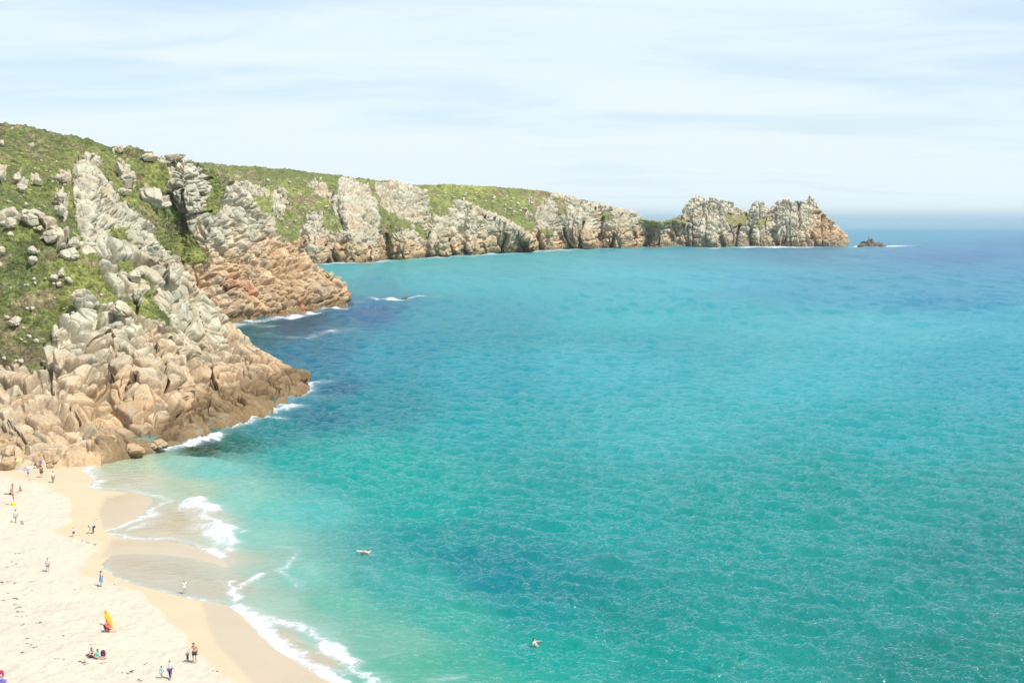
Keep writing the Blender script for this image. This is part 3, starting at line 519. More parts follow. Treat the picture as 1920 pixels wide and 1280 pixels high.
# ------------------------------------------------------------------ light
SUN_EL, SUN_AZ = math.radians(56), math.atan2(.80, -.60)   # azimuth clockwise from +Y
sd_ = Vector((math.sin(SUN_AZ) * math.cos(SUN_EL), math.cos(SUN_AZ) * math.cos(SUN_EL), math.sin(SUN_EL)))
L = bpy.data.lights.new('sun', 'SUN'); L.energy = 5.0; L.angle = math.radians(.53); L.color = (1, .955, .88)
lo = bpy.data.objects.new('sun', L); COL.objects.link(lo); lo.rotation_euler = (-sd_).to_track_quat('-Z', 'Y').to_euler(); lo.location = (100, -100, 200)
wd = bpy.data.worlds.new('World'); scene.world = wd; wd.use_nodes = True; t = NT(wd); bg = wd.node_tree.nodes['Background']
sky = t.add('ShaderNodeTexSky', sky_type='NISHITA'); sky.sun_disc = False; sky.sun_elevation = SUN_EL; sky.sun_rotation = SUN_AZ; sky.dust_density = 1.2; sky.air_density = 1.0; sky.ozone_density = 2.0
tc = t.add('ShaderNodeTexCoord').outputs['Generated']; sxyz = t.add('ShaderNodeSeparateXYZ'); t.link(tc, sxyz.inputs[0])
# cirrus: flat layer coordinates (direction / elevation)
zc = t.math('MAXIMUM', sxyz.outputs[2], 0.0); den = t.math('ADD', zc, .12)
cx = t.math('DIVIDE', sxyz.outputs[0], den); cy = t.math('DIVIDE', sxyz.outputs[1], den)
cmb = t.add('ShaderNodeCombineXYZ'); t.link(cx, cmb.inputs[0]); t.link(cy, cmb.inputs[1])
mp = t.add('ShaderNodeMapping'); mp.inputs['Rotation'].default_value = (0, 0, math.radians(14)); mp.inputs['Scale'].default_value = (.55, 1.25, 1); mp.inputs['Location'].default_value = (1.3, .6, 0); t.link(cmb.outputs[0], mp.inputs[0])
n1 = t.noise(mp.outputs[0], 1.3, 7, .56, .7); n2 = t.noise(mp.outputs[0], .6, 3, .5, .3)
cl = t.math('ADD', t.math('MULTIPLY', n1, .55), t.math('MULTIPLY', n2, .45))
low = t.rng(zc, .10, .0, 0, .38)
fac = t.math('MULTIPLY', t.math('ADD', t.rng(cl, .35, .60, .56, 1.0), low, True), t.rng(zc, .22, .6, 1, .42))
cloud = (8.0, 9.1, 9.7)
sg = t.add('ShaderNodeVectorMath', operation='MULTIPLY'); t.link(sky.outputs[0], sg.inputs[0]); sg.inputs[1].default_value = (1.12, 1.45, 1.72)
t.link(t.mix(fac, sg.outputs[0], cloud), bg.inputs[0]); bg.inputs[1].default_value = .10
# air
hx = bmesh.new(); bmesh.ops.create_cube(hx, size=1); me = bpy.data.meshes.new('haze'); hx.to_mesh(me); hz = bpy.data.objects.new('haze', me); COL.objects.link(hz)
top = 135; hz.scale = (250000, 125000, top + 12); hz.location = (0, 62500 - 1500, (top - 12) / 2)
mh = bpy.data.materials.new('sea_air'); mh.use_nodes = True; nt = mh.node_tree; nt.nodes.clear(); ov = nt.nodes.new('ShaderNodeOutputMaterial'); pv = nt.nodes.new('ShaderNodeVolumePrincipled')
pv.inputs['Color'].default_value = (.84, .98, 1, 1); pv.inputs['Density'].default_value = 3.5e-5; pv.inputs['Anisotropy'].default_value = .0
nt.links.new(pv.outputs[0], ov.inputs['Volume']); me.materials.append(mh); tag(hz, kind='stuff')
scene.cycles.volume_bounces = 0; scene.cycles.max_bounces = 5
scene.view_settings.view_transform = 'Standard'; scene.view_settings.look = 'None'; scene.view_settings.gamma = 1; scene.view_settings.exposure = .08
#@@THINGS

# ------------------------------------------------------------------ boulders
def surf_point(px, py, names=HEADLANDS[:2], r=4.0):
    best = None
    for n in names:
        P, rk = SHEETS[n]
        if n not in PROJ: PROJ[n] = project(P)
        qx, qy = PROJ[n]; s_ = (np.abs(qx - px) < r) & (np.abs(qy - py) < r)
        if s_.any():
            Q = P[s_]; k = Q[np.argmin(Q[:, 1])]
            if best is None or k[1] < best[1]: best = k
    return best
PROJ = {}
def rock_mesh(name, a, seed, tint=0.0, cuts_n=16, sub=4, mat=None, wet=-9, colour=None, rough=.035):
    """one weathered rock: a rounded polyhedron with half axes a (x, y, z)"""
    bm = bmesh.new(); bmesh.ops.create_icosphere(bm, subdivisions=sub, radius=1); r_ = np.random.RandomState(seed)
    V = np.array([v.co[:] for v in bm.verts]); N = r_.randn(cuts_n, 3); N /= np.linalg.norm(N, axis=1)[:, None]; d = r_.uniform(.52, .92, cuts_n)
    dot = V @ N.T; R = np.where(dot > .05, d / np.maximum(dot, .05), 9); k = 34.0
    rad = -np.log(np.exp(-k * np.minimum(R, 1.12)).sum(1) + np.exp(-k * 1.05)) / k; rad = np.clip(rad + .03, .4, 1.05); rad /= rad.max()
    P = V * rad[:, None] * 1.02
    q = P * np.array(a); e, h, _ = blocks(q + seed * 3.1, (max(a) * 1.1, max(a) * .9, max(a) * .8), rotm('Y', 25) @ rotm('Z', seed * 37), seed)
    w = max(a) * .045; rr = 1 - .22 * np.exp(-(e / w) ** 2) + (r01(h, 2) - .5) * .13 + rough * fbm(P * 3 + seed, 1, 4, seed); P = q * rr[:, None]
    for v, p_ in zip(bm.verts, P): v.co = p_
    me = bpy.data.meshes.new(name); bm.to_mesh(me); bm.free()
    for p_ in me.polygons: p_.use_smooth = True
    n = fbm(P + seed * 9, max(a) * .5, 4, seed); c = lerp(np.broadcast_to(GREY, (len(P), 3)), ORANGE, np.clip(tint + .3 * n, 0, 1)); c = lerp(c, BROWN, np.clip(tint * .6 + .4 * n, 0, .8)); c = c * (1.05 + .2 * n)[:, None]
    if colour is not None: c = np.broadcast_to(np.array(colour), (len(P), 3)) * (1 + .3 * n)[:, None]
    if wet > -5: c = lerp(c, WET, sstep(wet + .35, wet - .1, P[:, 2] / a[2]) * .8)
    set_attrs(me, {'col': c, 'rock': np.ones(len(P))}); me.materials.append(mat or M_CLIFF_NEAR)
    o = bpy.data.objects.new(name, me); COL.objects.link(o); return o
# px box in the photograph, tint, tilt (deg), label, group
BOULDERS = [
 ((-6, 846, 29, 884), .75, 10, 'rounded tan boulder at the very left where the cliff meets the sand'), ((7, 830, 30, 858), .55, 0, 'small grey rounded boulder sitting just above the leftmost tan boulder'), ((64, 842, 112, 880), .7, 0, 'wide dome-shaped brown boulder behind the person in the dark red top'),
 ((146, 840, 196, 872), .9, -10, 'big brown boulder where the sand, the cliff and the first wash of foam meet'), ((236, 827, 272, 856), .95, 12, 'wet brown boulder standing in the foam right of the big brown boulder'), ((176, 812, 236, 862), .85, -6, 'largest brown boulder at the cliff foot, just right of where the sand ends'),
 ((276, 822, 318, 843), .95, -8, 'low wet brown rock at the cliff foot beside the dark weed in the water'),
 ((128, 536, 167, 578), .05, 15, 'pale grey boulder perched at the top edge of the rocky slope beside the grass'), ((308, 488, 346, 534), .1, 0, 'tall grey block with a square left side on the crest before the red-stained promontory'), ((83, 648, 104, 705), .3, -14, 'leaning finger-like slab, the left one of a pair below the grass'),
 ((101, 652, 119, 700), .3, -10, 'upright finger-like slab, the right one of a pair below the grass'), ((11, 405, 31, 427), .05, 0, 'round pale boulder in the row of rocks along the near green ridge, far left'), ((36, 400, 75, 421), .05, 12, 'long flat-topped pale rock on the near green ridge'), ((68, 421, 82, 432), .0, 0, 'small white stone in the grass between the two large pale rocks'),
 ((79, 429, 115, 460), .02, 20, 'large speckled pale boulder alone in the grass right of the ridge rocks'), ((111, 459, 149, 488), .02, -8, 'broad pale boulder with a crack, just below the large speckled one'), ((129, 446, 152, 464), .05, 18, 'slanting grey rock between the speckled boulder and the long crag'), ((51, 476, 70, 496), .0, 0, 'egg-shaped pale boulder in the middle of the brown heather patch'),
 ((50, 459, 74, 475), .0, 10, 'split pale rock just above the egg-shaped boulder in the heather'), ((-6, 460, 9, 477), .0, 0, 'pale boulder cut off by the left edge in the upper grass'), ((-5, 488, 5, 506), .0, 0, 'pale stone cut off by the left edge below the other cut-off boulder'), ((109, 500, 123, 518), .0, 25, 'upright white stone, topmost of the little cluster in the grass'),
 ((94, 511, 109, 527), .0, 0, 'white stone at the left of the little cluster in the grass'), ((121, 518, 138, 531), .0, 8, 'white stone at the right of the little cluster in the grass'), ((104, 528, 117, 538), .0, 0, 'lowest white stone of the little cluster in the grass'), ((14, 591, 44, 611), .0, 6, 'low pale outcrop in the lower grass near the left edge'),
 ((96, 607, 110, 636), .1, 5, 'narrow upright pale rock at the right edge of the lower grass'), ((104, 322, 128, 344), .0, 0, 'blocky pale rock left of the tall pillar near the hilltop'), ((102, 357, 122, 380), .1, 0, 'smooth pale boulder at the left foot of the tall pillar'), ((106, 382, 122, 404), .05, 20, 'leaning pale rock below the smooth boulder by the tall pillar'),
 ((60, 333, 79, 348), .0, 12, 'single pale boulder on the dark green hillside'), ((23, 328, 40, 341), .0, 0, 'upper rock of a stacked pair on the dark green hillside'), ((30, 342, 50, 360), .0, 8, 'lower rock of a stacked pair on the dark green hillside'), ((-6, 306, 10, 342), .0, 10, 'tall pale rock cut off by the left edge on the upper hillside'),
 ((216, 303, 233, 332), .05, -16, 'pointed upper block of the leaning pair right of the tall pillar'), ((226, 318, 257, 357), .0, 22, 'large lower block of the leaning pair right of the tall pillar'), ((262, 351, 315, 392), .02, 14, 'big rounded pale rock on the green slope between the two crags'), ((222, 348, 241, 367), .05, 0, 'small pale block just below the leaning pair'),
 ((212, 272, 236, 286), .05, 0, 'flat cluster of rock on the skyline of the green hill'), ((262, 286, 299, 304), .05, 0, 'cracked grey rock on the skyline left of the summit crag'), ((309, 284, 350, 303), .12, 0, 'rounded summit rock standing highest on the skyline of the crag'), ((0, 262, 9, 274), .0, 0, 'tiny pale rock near the top left of the hill'),
 ((205, 563, 247, 592), .1, 24, 'long slanting pale boulder lying in the strip of grass above the sea cliff'), ((240, 505, 270, 530), .0, 0, 'square-topped pale boulder on the middle slope above the strip of grass'), ((246, 532, 270, 562), .0, 5, 'upright pale boulder directly below the square-topped one')]
for (b_, tint, tilt, lab) in BOULDERS:
    x0, y0, x1, y1 = b_; cx_, cy_ = (x0 + x1) / 2, (y0 + y1) / 2
    sp_ = surf_point(max(cx_, -40), y1 - .25 * (y1 - y0), r=4)
    if sp_ is None: sp_ = surf_point(max(cx_, 3), y1 + 6, r=9)
    if y1 > 868 or y0 == 812: sp_ = np.array(ground(cx_, y1 - 2)) + np.array([0, (x1 - x0) * .03, 0])
    if sp_ is None: continue
    D_ = float(sp_[1]); c_ = at_D(cx_, cy_, D_); w_ = (x1 - x0) / 2 * D_ / F; h_ = (y1 - y0) / 2 * D_ / F
    o = rock_mesh('boulder', (w_, min(w_, h_) * 1.0 + .2 * max(w_, h_), h_ * 1.08), int(abs(x0) * 7 + y0) % 997, tint, sub=5 if w_ > 1.5 else 4, cuts_n=12, wet=-.35 if 'wet' in lab else -9)
    o.location = Vector(c_) - Vector((0, 0, .12 * h_)); o.rotation_euler = (0, math.radians(tilt), 0)
    tag(o, lab, 'boulder', 'boulders on the headland')
# small loose stones in the turf, alike in each of three stretches of hillside
protos = [rock_mesh('stone', (1, .8, .75), 200 + k, 0.02, sub=3, cuts_n=9) for k in range(5)]
for o in protos: COL.objects.unlink(o)
rs = np.random.RandomState(21); used_ = []
def hillside(n, poly, names, s0, s1, lab, grp):
    k = 0; xs = [q[0] for q in poly]; ys = [q[1] for q in poly]; tries = 0
    while k < n and tries < n * 40:
        tries += 1; x_, y_ = rs.uniform(min(xs), max(xs)), rs.uniform(min(ys), max(ys))
        if poly_sd(np.array([x_]), np.array([y_]), poly)[0] < 0 or any(abs(x_ - a) < 5 and abs(y_ - b_) < 4 for a, b_ in used_): continue
        q = surf_point(x_, y_, names, 3.5)
        if q is None: continue
        used_.append((x_, y_)); s_ = rs.uniform(s0, s1) * (1 + rs.rand() ** 3); o = protos[rs.randint(5)].copy(); COL.objects.link(o); o.name = 'stone'
        o.location = Vector(q) + Vector((0, 0, s_ * .1)); o.scale = (s_, s_, s_ * rs.uniform(.7, 1.3)); o.rotation_euler = (rs.uniform(-.3, .3), rs.uniform(-.3, .3), rs.uniform(0, 6.28)); tag(o, lab, 'stone', grp); k += 1
hillside(46, A_VEG, HEADLANDS[:1], .22, .55, 'small pale stone half sunk in the turf of the near headland', 'small stones in the near turf')
hillside(34, [(0, 240), (180, 275), (250, 300), (140, 350), (100, 440), (0, 385)], HEADLANDS[1:2], .3, .7, 'small pale stone in the dark green scrub of the upper hill', 'small stones on the upper hill')
hillside(50, [(440, 330), (620, 335), (640, 400), (620, 440), (540, 440), (470, 360)], HEADLANDS[2:3], .7, 1.8, 'small pale stone on the far slope left of the first far crag', 'small stones on the far slope')
hillside(40, [(790, 365), (860, 352), (1000, 370), (1000, 425), (960, 400), (880, 372)], HEADLANDS[3:4], .8, 1.9, 'small pale stone on the bright green far headland', 'small stones on the far green headland')
# sea rocks
def sea_rock(lab, lumps, sd0, cat='sea rock'):
    root = bpy.data.objects.new('sea_rock', None); COL.objects.link(root); root.location = Vector(at_z(*lumps[0][:2])); tag(root, lab, cat)
    for i, (px_, py_, wpx, hpx, dy) in enumerate(lumps):
        c_ = at_z(px_, 462 if py_ > 440 and py_ < 470 else py_, 0); s_ = c_[1] / F
        o = rock_mesh('rock_stack', (wpx * s_, wpx * s_ * .9, hpx * s_), sd0 + i, sub=4, cuts_n=10, mat=M_CLIFF_FAR, colour=(.15, .115, .09), rough=.12); o.parent = root
        o.location = Vector((c_[0], c_[1] + dy, 0)) - root.location
sea_rock('low dark jagged rock in white surf off the end of the rocky point', [(1629, 462, 14, 12, 6), (1638, 462, 10, 15.5, 4), (1618, 462, 10, 8, 0), (1646, 462, 9, 12, 2), (1612, 462, 8, 5, -6), (1654, 462, 8, 5.5, -2), (1631, 462, 5, 19, 5)], 5)
sea_rock('tiny black rock awash in a ring of foam right of the second headland', [(762, 559.5, 4.5, 4, 0), (755, 559.5, 3, 2.2, 1)], 60)
sea_rock('small flat brown ledge in foam at the tip of the second headland', [(660, 566.5, 9, 3.0, 0), (652, 567, 6, 4.5, 1)], 70)

# ------------------------------------------------------------------ small things
MATS = {}
def cm(r, g, b_, rough=.8):
    k = (r, g, b_, rough)
    if k not in MATS:
        m_, t_, bs = new_mat('cloth'); n_ = t_.noise(t_.pos(), 18, 3, .6); vm_ = t_.add('ShaderNodeVectorMath', operation='SCALE'); vm_.inputs[0].default_value = (r, g, b_)
        t_.link(t_.rng(n_, .3, .7, .85, 1.12, 'LINEAR'), vm_.inputs['Scale']); t_.link(vm_.outputs[0], bs.inputs['Base Color']); bs.inputs['Roughness'].default_value = rough; MATS[k] = m_
    return MATS[k]
def bake(ob):
    dg = bpy.context.evaluated_depsgraph_get(); me = bpy.data.meshes.new_from_object(ob.evaluated_get(dg)); bpy.data.objects.remove(ob); return me
def skin(points, edges, root, sub=1):
    me = bpy.data.meshes.new('s'); keys = list(points); ix = {k: i for i, k in enumerate(keys)}
    me.from_pydata([points[k][0] for k in keys], [(ix[a], ix[b_]) for a, b_ in edges], []); ob = bpy.data.objects.new('s', me); COL.objects.link(ob)
    md = ob.modifiers.new('k', 'SKIN'); md.use_smooth_shade = True
    for i, k in enumerate(keys):
        sv = me.skin_vertices[0].data[i]; sv.radius = (points[k][1], points[k][1] * (.72 if k in ('belly', 'chest', 'pelvis') else 1)); sv.use_root = (k == root)
    s2 = ob.modifiers.new('u', 'SUBSURF'); s2.levels = sub; s2.render_levels = sub
    return bake(ob)
def add_ball(bm, c, r, mi=0, seg=10):
    res = bmesh.ops.create_uvsphere(bm, u_segments=seg, v_segments=max(5, seg - 2), radius=1)
    for v in res['verts']: v.co = Vector((v.co.x * r[0], v.co.y * r[1], v.co.z * r[2])) + Vector(c)
    for f in {f for v in res['verts'] for f in v.link_faces}: f.material_index = mi; f.smooth = True
    return res['verts']
def add_rod(bm, p, q, r0, r1, n=6, mi=0):
    p, q = Vector(p), Vector(q); d = q - p; res = bmesh.ops.create_cone(bm, cap_ends=True, segments=n, radius1=r0, radius2=r1, depth=d.length)
    M = Matrix.Translation((p + q) / 2) @ d.to_track_quat('Z', 'Y').to_matrix().to_4x4()
    for v in res['verts']: v.co = M @ v.co
    for f in {f for v in res['verts'] for f in v.link_faces}: f.material_index = mi; f.smooth = True
def add_box(bm, c, s, rot=None, mi=0):
    res = bmesh.ops.create_cube(bm, size=1); M = Matrix.Translation(Vector(c)) @ (rot.to_4x4() if rot else Matrix.Identity(4)) @ Matrix.Diagonal((*s, 1))
    for v in res['verts']: v.co = M @ v.co
    fs = {f for v in res['verts'] for f in v.link_faces}
    es = list({e for f in fs for e in f.edges}); r_ = bmesh.ops.bevel(bm, geom=es, offset=min(s) * .22, segments=2, affect='EDGES', profile=.5)
    for f in r_['faces']: f.material_index = mi
    for f in fs:
        if f.is_valid: f.material_index = mi
def fin(name, bm, mats, parent=None, loc=None, rz=0):
    me = bpy.data.meshes.new(name); bm.to_mesh(me); bm.free()
    for m_ in (mats if isinstance(mats, (list, tuple)) else [mats]): me.materials.append(m_)
    o = bpy.data.objects.new(name, me); COL.objects.link(o)
    if parent: o.parent = parent
    if loc is not None: o.location = loc; o.rotation_euler = (0, 0, rz)
    return o
STAND = dict(pelvis=(0, 0, .53), belly=(0, 0, .62), chest=(0, 0, .74), neck=(0, 0, .835), head=(0, -.012, .925), sho=(.105, 0, .80), elb=(.135, .01, .63), wri=(.145, -.03, .49), hip=(.055, 0, .51), kne=(.06, -.012, .285), ank=(.058, .012, .05), toe=(.066, -.085, .018))
def pose(kind):
    J = {}
    for k, v in STAND.items():
        if k in ('sho', 'elb', 'wri', 'hip', 'kne', 'ank', 'toe'): J[k + 'L'] = v; J[k + 'R'] = (-v[0], v[1], v[2])
        else: J[k] = v
    if kind == 'walk':
        J.update(kneL=(.055, -.07, .29), ankL=(.05, -.10, .055), toeL=(.055, -.19, .03), kneR=(-.055, .02, .28), ankR=(-.05, .13, .075), toeR=(-.055, .07, .018), elbL=(.13, .06, .64), wriL=(.13, .03, .50), elbR=(-.13, -.04, .64), wriR=(-.12, -.13, .53))
    if kind == 'bend':   # bending forward, hands towards the sand
        J.update(pelvis=(0, .06, .53), belly=(0, -.02, .585), chest=(0, -.13, .60), neck=(0, -.215, .575), head=(0, -.29, .55), shoL=(.1, -.185, .575), shoR=(-.1, -.185, .575), elbL=(.11, -.2, .42), elbR=(-.11, -.2, .42), wriL=(.08, -.23, .28), wriR=(-.08, -.23, .28), hipL=(.055, .05, .5), hipR=(-.055, .05, .5))
    if kind == 'sit':    # on the ground, knees up, arms to the knees
        J.update(pelvis=(0, .05, .065), belly=(0, .07, .16), chest=(0, .065, .28), neck=(0, .03, .375), head=(0, .005, .46), shoL=(.105, .045, .34), shoR=(-.105, .045, .34), elbL=(.14, -.03, .22), elbR=(-.14, -.03, .22), wriL=(.09, -.15, .22), wriR=(-.09, -.15, .22),
                 hipL=(.055, .01, .07), hipR=(-.055, .01, .07), kneL=(.085, -.17, .215), kneR=(-.085, -.17, .215), ankL=(.07, -.30, .045), ankR=(-.07, -.30, .045), toeL=(.075, -.39, .018), toeR=(-.075, -.39, .018))
    if kind == 'sitlong':  # on the ground, legs stretched out
        J.update(pelvis=(0, .05, .065), belly=(0, .06, .16), chest=(0, .05, .28), neck=(0, .03, .375), head=(0, 0, .46), shoL=(.105, .04, .34), shoR=(-.105, .04, .34), elbL=(.14, .06, .19), elbR=(-.14, .06, .19), wriL=(.12, -.06, .10), wriR=(-.12, -.06, .10),
                 hipL=(.055, .01, .06), hipR=(-.055, .01, .06), kneL=(.09, -.22, .10), kneR=(-.09, -.22, .085), ankL=(.06, -.43, .035), ankR=(-.06, -.44, .035), toeL=(.065, -.47, .10), toeR=(-.065, -.48, .10))
    if kind == 'chair':
        J.update(pelvis=(0, .05, .20), belly=(0, .09, .29), chest=(0, .10, .41), neck=(0, .07, .505), head=(0, .035, .59), shoL=(.105, .09, .47), shoR=(-.105, .09, .47), elbL=(.14, .02, .34), elbR=(-.14, .02, .34), wriL=(.09, -.12, .30), wriR=(-.09, -.12, .30),
                 hipL=(.055, .0, .20), hipR=(-.055, .0, .20), kneL=(.08, -.22, .235), kneR=(-.08, -.22, .235), ankL=(.07, -.40, .06), ankR=(-.07, -.34, .05), toeL=(.075, -.47, .05), toeR=(-.075, -.42, .02))
    if kind == 'arms':   # standing, arms a little out
        J.update(elbL=(.18, -.02, .68), wriL=(.24, -.06, .58), elbR=(-.18, -.02, .68), wriR=(-.22, -.09, .60))
    return J
SIDES = ('L', 'R')
def person(px_, py_, h, yaw, kind, hairc, parts, label, skinc=(.56, .36, .26), J=None, gr=None, loc=None, hairlen=0.0, group='people on the beach'):
    """one figure: body (one surface) with hair and clothes as children"""
    J = J or pose(kind); S = lambda v: tuple(c * h for c in v); lerp3 = lambda a, b_, t_: tuple(a[i] + (b_[i] - a[i]) * t_ for i in range(3))
    R_ = dict(pelvis=.075, belly=.07, chest=.085, neck=.032, sho=.04, elb=.026, wri=.017, hip=.055, kne=.036, ank=.021, toe=.016)
    pts = {k: (S(J[k]), R_[k] * h) for k in ('pelvis', 'belly', 'chest', 'neck')}; ed = [('pelvis', 'belly'), ('belly', 'chest'), ('chest', 'neck')]
    for s_ in SIDES:
        for k in ('sho', 'elb', 'wri', 'hip', 'kne', 'ank', 'toe'): pts[k + s_] = (S(J[k + s_]), R_[k] * h)
        ed += [('chest', 'sho' + s_), ('sho' + s_, 'elb' + s_), ('elb' + s_, 'wri' + s_), ('pelvis', 'hip' + s_), ('hip' + s_, 'kne' + s_), ('kne' + s_, 'ank' + s_), ('ank' + s_, 'toe' + s_)]
    me = skin(pts, ed, 'pelvis'); bm = bmesh.new(); bm.from_mesh(me)
    hd = Vector(S(J['head'])); nk = Vector(S(J['neck'])); add_rod(bm, nk, hd, .034 * h, .036 * h, 8)
    vs = add_ball(bm, hd, (.047 * h, .058 * h, .068 * h), 0, 14)
    for v in vs:                                            # chin and brow
        d = v.co - hd
        if d.z < -.02 * h: v.co.x = hd.x + d.x * .82; v.co.y -= .004 * h
    add_ball(bm, hd + Vector((0, -.060 * h, -.006 * h)), (.008 * h, .012 * h, .014 * h), 0, 6)      # nose
    for s_ in (1, -1):
        add_ball(bm, hd + Vector((s_ * .049 * h, .002 * h, -.003 * h)), (.007 * h, .011 * h, .017 * h), 0, 6)   # ears
        add_ball(bm, hd + Vector((s_ * .019 * h, -.052 * h, .008 * h)), (.008 * h, .006 * h, .004 * h), 1, 6)   # eyes
    add_ball(bm, hd + Vector((0, -.053 * h, -.034 * h)), (.016 * h, .006 * h, .004 * h), 2, 6)      # mouth
    for s_, q in (('L', 1), ('R', -1)):                     # hands: palm, four unequal fingers, thumb
        w_ = Vector(S(J['wri' + s_])); e_ = Vector(S(J['elb' + s_])); d = (w_ - e_).normalized(); side = d.cross(Vector((0, 0, 1)));
        if side.length < .1: side = Vector((0, 1, 0))
        side.normalize(); nrm_ = d.cross(side).normalized(); pm = w_ + d * .030 * h
        add_rod(bm, w_, w_ + d * .055 * h, .014 * h, .021 * h, 6)
        for k, (o_, ln) in enumerate(((-.017, .030), (-.006, .036), (.006, .039), (.017, .034))):
            b0 = w_ + d * .052 * h + side * o_ * h; b1 = b0 + d * ln * .55 * h + nrm_ * .004 * h; add_rod(bm, b0, b1, .0062 * h, .0055 * h, 5); add_rod(bm, b1, b1 + d * ln * .4 * h + nrm_ * .012 * h, .0055 * h, .004 * h, 5)
        b0 = w_ + d * .018 * h - side * .016 * h; add_rod(bm, b0, b0 + (d * .7 - side * .8).normalized() * .034 * h, .008 * h, .005 * h, 5)
    body = fin('person', bm, [cm(*skinc), cm(.03, .02, .02), cm(.45, .16, .14)])
    for p_ in body.data.polygons: p_.use_smooth = True
    p0 = Vector(loc) if loc is not None else ground(px_, py_); body.location = p0; body.rotation_euler = (0, 0, math.radians(yaw))
    tag(body, label, 'person', gr or group)
    bm = bmesh.new(); vs = add_ball(bm, hd + Vector((0, .010 * h, .012 * h)), (.055 * h, .062 * h, .066 * h), 0, 14)
    dl_ = [v for v in bm.verts if (v.co - hd).y < -.028 * h and (v.co - hd).z < .038 * h or (v.co - hd).z < -.045 * h]; bmesh.ops.delete(bm, geom=dl_, context='VERTS')
    if hairlen: add_ball(bm, hd + Vector((0, .045 * h, -hairlen * .5 * h)), (.048 * h, .026 * h, hairlen * .62 * h), 0, 10)
    fin('hair', bm, cm(*hairc), body)
    for kind_, colr in parts:
        g = .013 * h; n_ = kind_
        if kind_ in ('shirt', 'jumper', 'vest', 'wetsuit'):
            P_ = {k: (S(J[k]), (R_[k] + .016) * h) for k in ('pelvis', 'belly', 'chest')}; E_ = [('pelvis', 'belly'), ('belly', 'chest')]
            P_['col'] = (lerp3(S(J['chest']), S(J['neck']), .55), .045 * h); E_.append(('chest', 'col'))
            for s_ in SIDES:
                P_['sho' + s_] = (S(J['sho' + s_]), .05 * h); E_.append(('chest', 'sho' + s_))
                if kind_ != 'vest':
                    tt = .62 if kind_ == 'shirt' else 1.0; P_['e' + s_] = (lerp3(S(J['sho' + s_]), S(J['elb' + s_]), tt), .038 * h); E_.append(('sho' + s_, 'e' + s_))
                    if kind_ in ('jumper',): P_['w' + s_] = (lerp3(S(J['elb' + s_]), S(J['wri' + s_]), .92), .028 * h); E_.append(('e' + s_, 'w' + s_))
                if kind_ == 'wetsuit':
                    P_['hip' + s_] = (S(J['hip' + s_]), .066 * h); P_['kne' + s_] = (S(J['kne' + s_]), .046 * h); P_['a' + s_] = (lerp3(S(J['kne' + s_]), S(J['ank' + s_]), .8), .032 * h)
                    E_ += [('pelvis', 'hip' + s_), ('hip' + s_, 'kne' + s_), ('kne' + s_, 'a' + s_)]
            mm = skin(P_, E_, 'pelvis')
        elif kind_ in ('shorts', 'trousers', 'swimming_trunks'):
            P_ = {'pelvis': (S(J['pelvis']), .094 * h)}; E_ = []
            for s_ in SIDES:
                P_['hip' + s_] = (S(J['hip' + s_]), .070 * h); E_.append(('pelvis', 'hip' + s_))
                if kind_ == 'trousers': P_['kne' + s_] = (S(J['kne' + s_]), .050 * h); P_['a' + s_] = (lerp3(S(J['kne' + s_]), S(J['ank' + s_]), .9), .038 * h); E_ += [('hip' + s_, 'kne' + s_), ('kne' + s_, 'a' + s_)]
                else: P_['k' + s_] = (lerp3(S(J['hip' + s_]), S(J['kne' + s_]), .72), .060 * h); E_.append(('hip' + s_, 'k' + s_))
            mm = skin(P_, E_, 'pelvis')
        elif kind_ in ('dress', 'skirt', 'hat', 'shoulder_bag', 'strap'):
            bm = bmesh.new()
            if kind_ in ('dress', 'skirt'):
                a_ = Vector(S(J['chest' if kind_ == 'dress' else 'belly'])); b_ = Vector(S(J['pelvis'])); c_ = b_ + Vector((0, 0, -.19 * h)); n0 = 16; rings = []
                for (c0, rx, ry) in ((a_ + Vector((0, 0, .06 * h)), .07, .05), (a_, .105, .075), (lerp3(a_, b_, .6), .095, .075), (b_, .12, .10), (c_, .15, .125)):
                    rings.append([bm.verts.new(Vector(c0) + Vector((math.cos(i * 2 * math.pi / n0) * rx * h * (1 + .05 * math.sin(i * 3)), math.sin(i * 2 * math.pi / n0) * ry * h, 0))) for i in range(n0)])
                for A_, B_ in zip(rings, rings[1:]):
                    for i in range(n0): bm.faces.new((A_[i], A_[(i + 1) % n0], B_[(i + 1) % n0], B_[i]))
            elif kind_ == 'hat': add_ball(bm, hd + Vector((0, 0, .035 * h)), (.062 * h, .066 * h, .05 * h)); add_rod(bm, hd + Vector((0, 0, .02 * h)), hd + Vector((0, 0, .026 * h)), .10 * h, .09 * h, 16)
            elif kind_ == 'shoulder_bag': add_box(bm, Vector(S(J['pelvis'])) + Vector((.10 * h, -.04 * h, .05 * h)), (.06 * h, .16 * h, .13 * h))
            mm = bpy.data.meshes.new(kind_); bm.to_mesh(mm); bm.free()
        mm.materials.clear(); mm.materials.append(cm(*colr)); o = bpy.data.objects.new(n_, mm); COL.objects.link(o); o.parent = body
        for p_ in mm.polygons: p_.use_smooth = True
    return body
WHITE = (.62, .62, .62); NAVY = (.03, .035, .09); BROWNH = (.06, .035, .025); BLONDE = (.42, .27, .10); BLACK = (.015, .015, .02); GREYH = (.2, .17, .14)
person(100, 905, 1.72, 200, 'walk', GREYH, [('shirt', WHITE), ('trousers', (.30, .24, .24))], 'person in a white top and pale grey trousers walking by the cliff foot')
person(78, 895, 1.75, 190, 'stand', BROWNH, [('shirt', (.32, .06, .07)), ('shorts', (.06, .03, .05))], 'person in a dark red top and black shorts standing below the dome-shaped boulder')
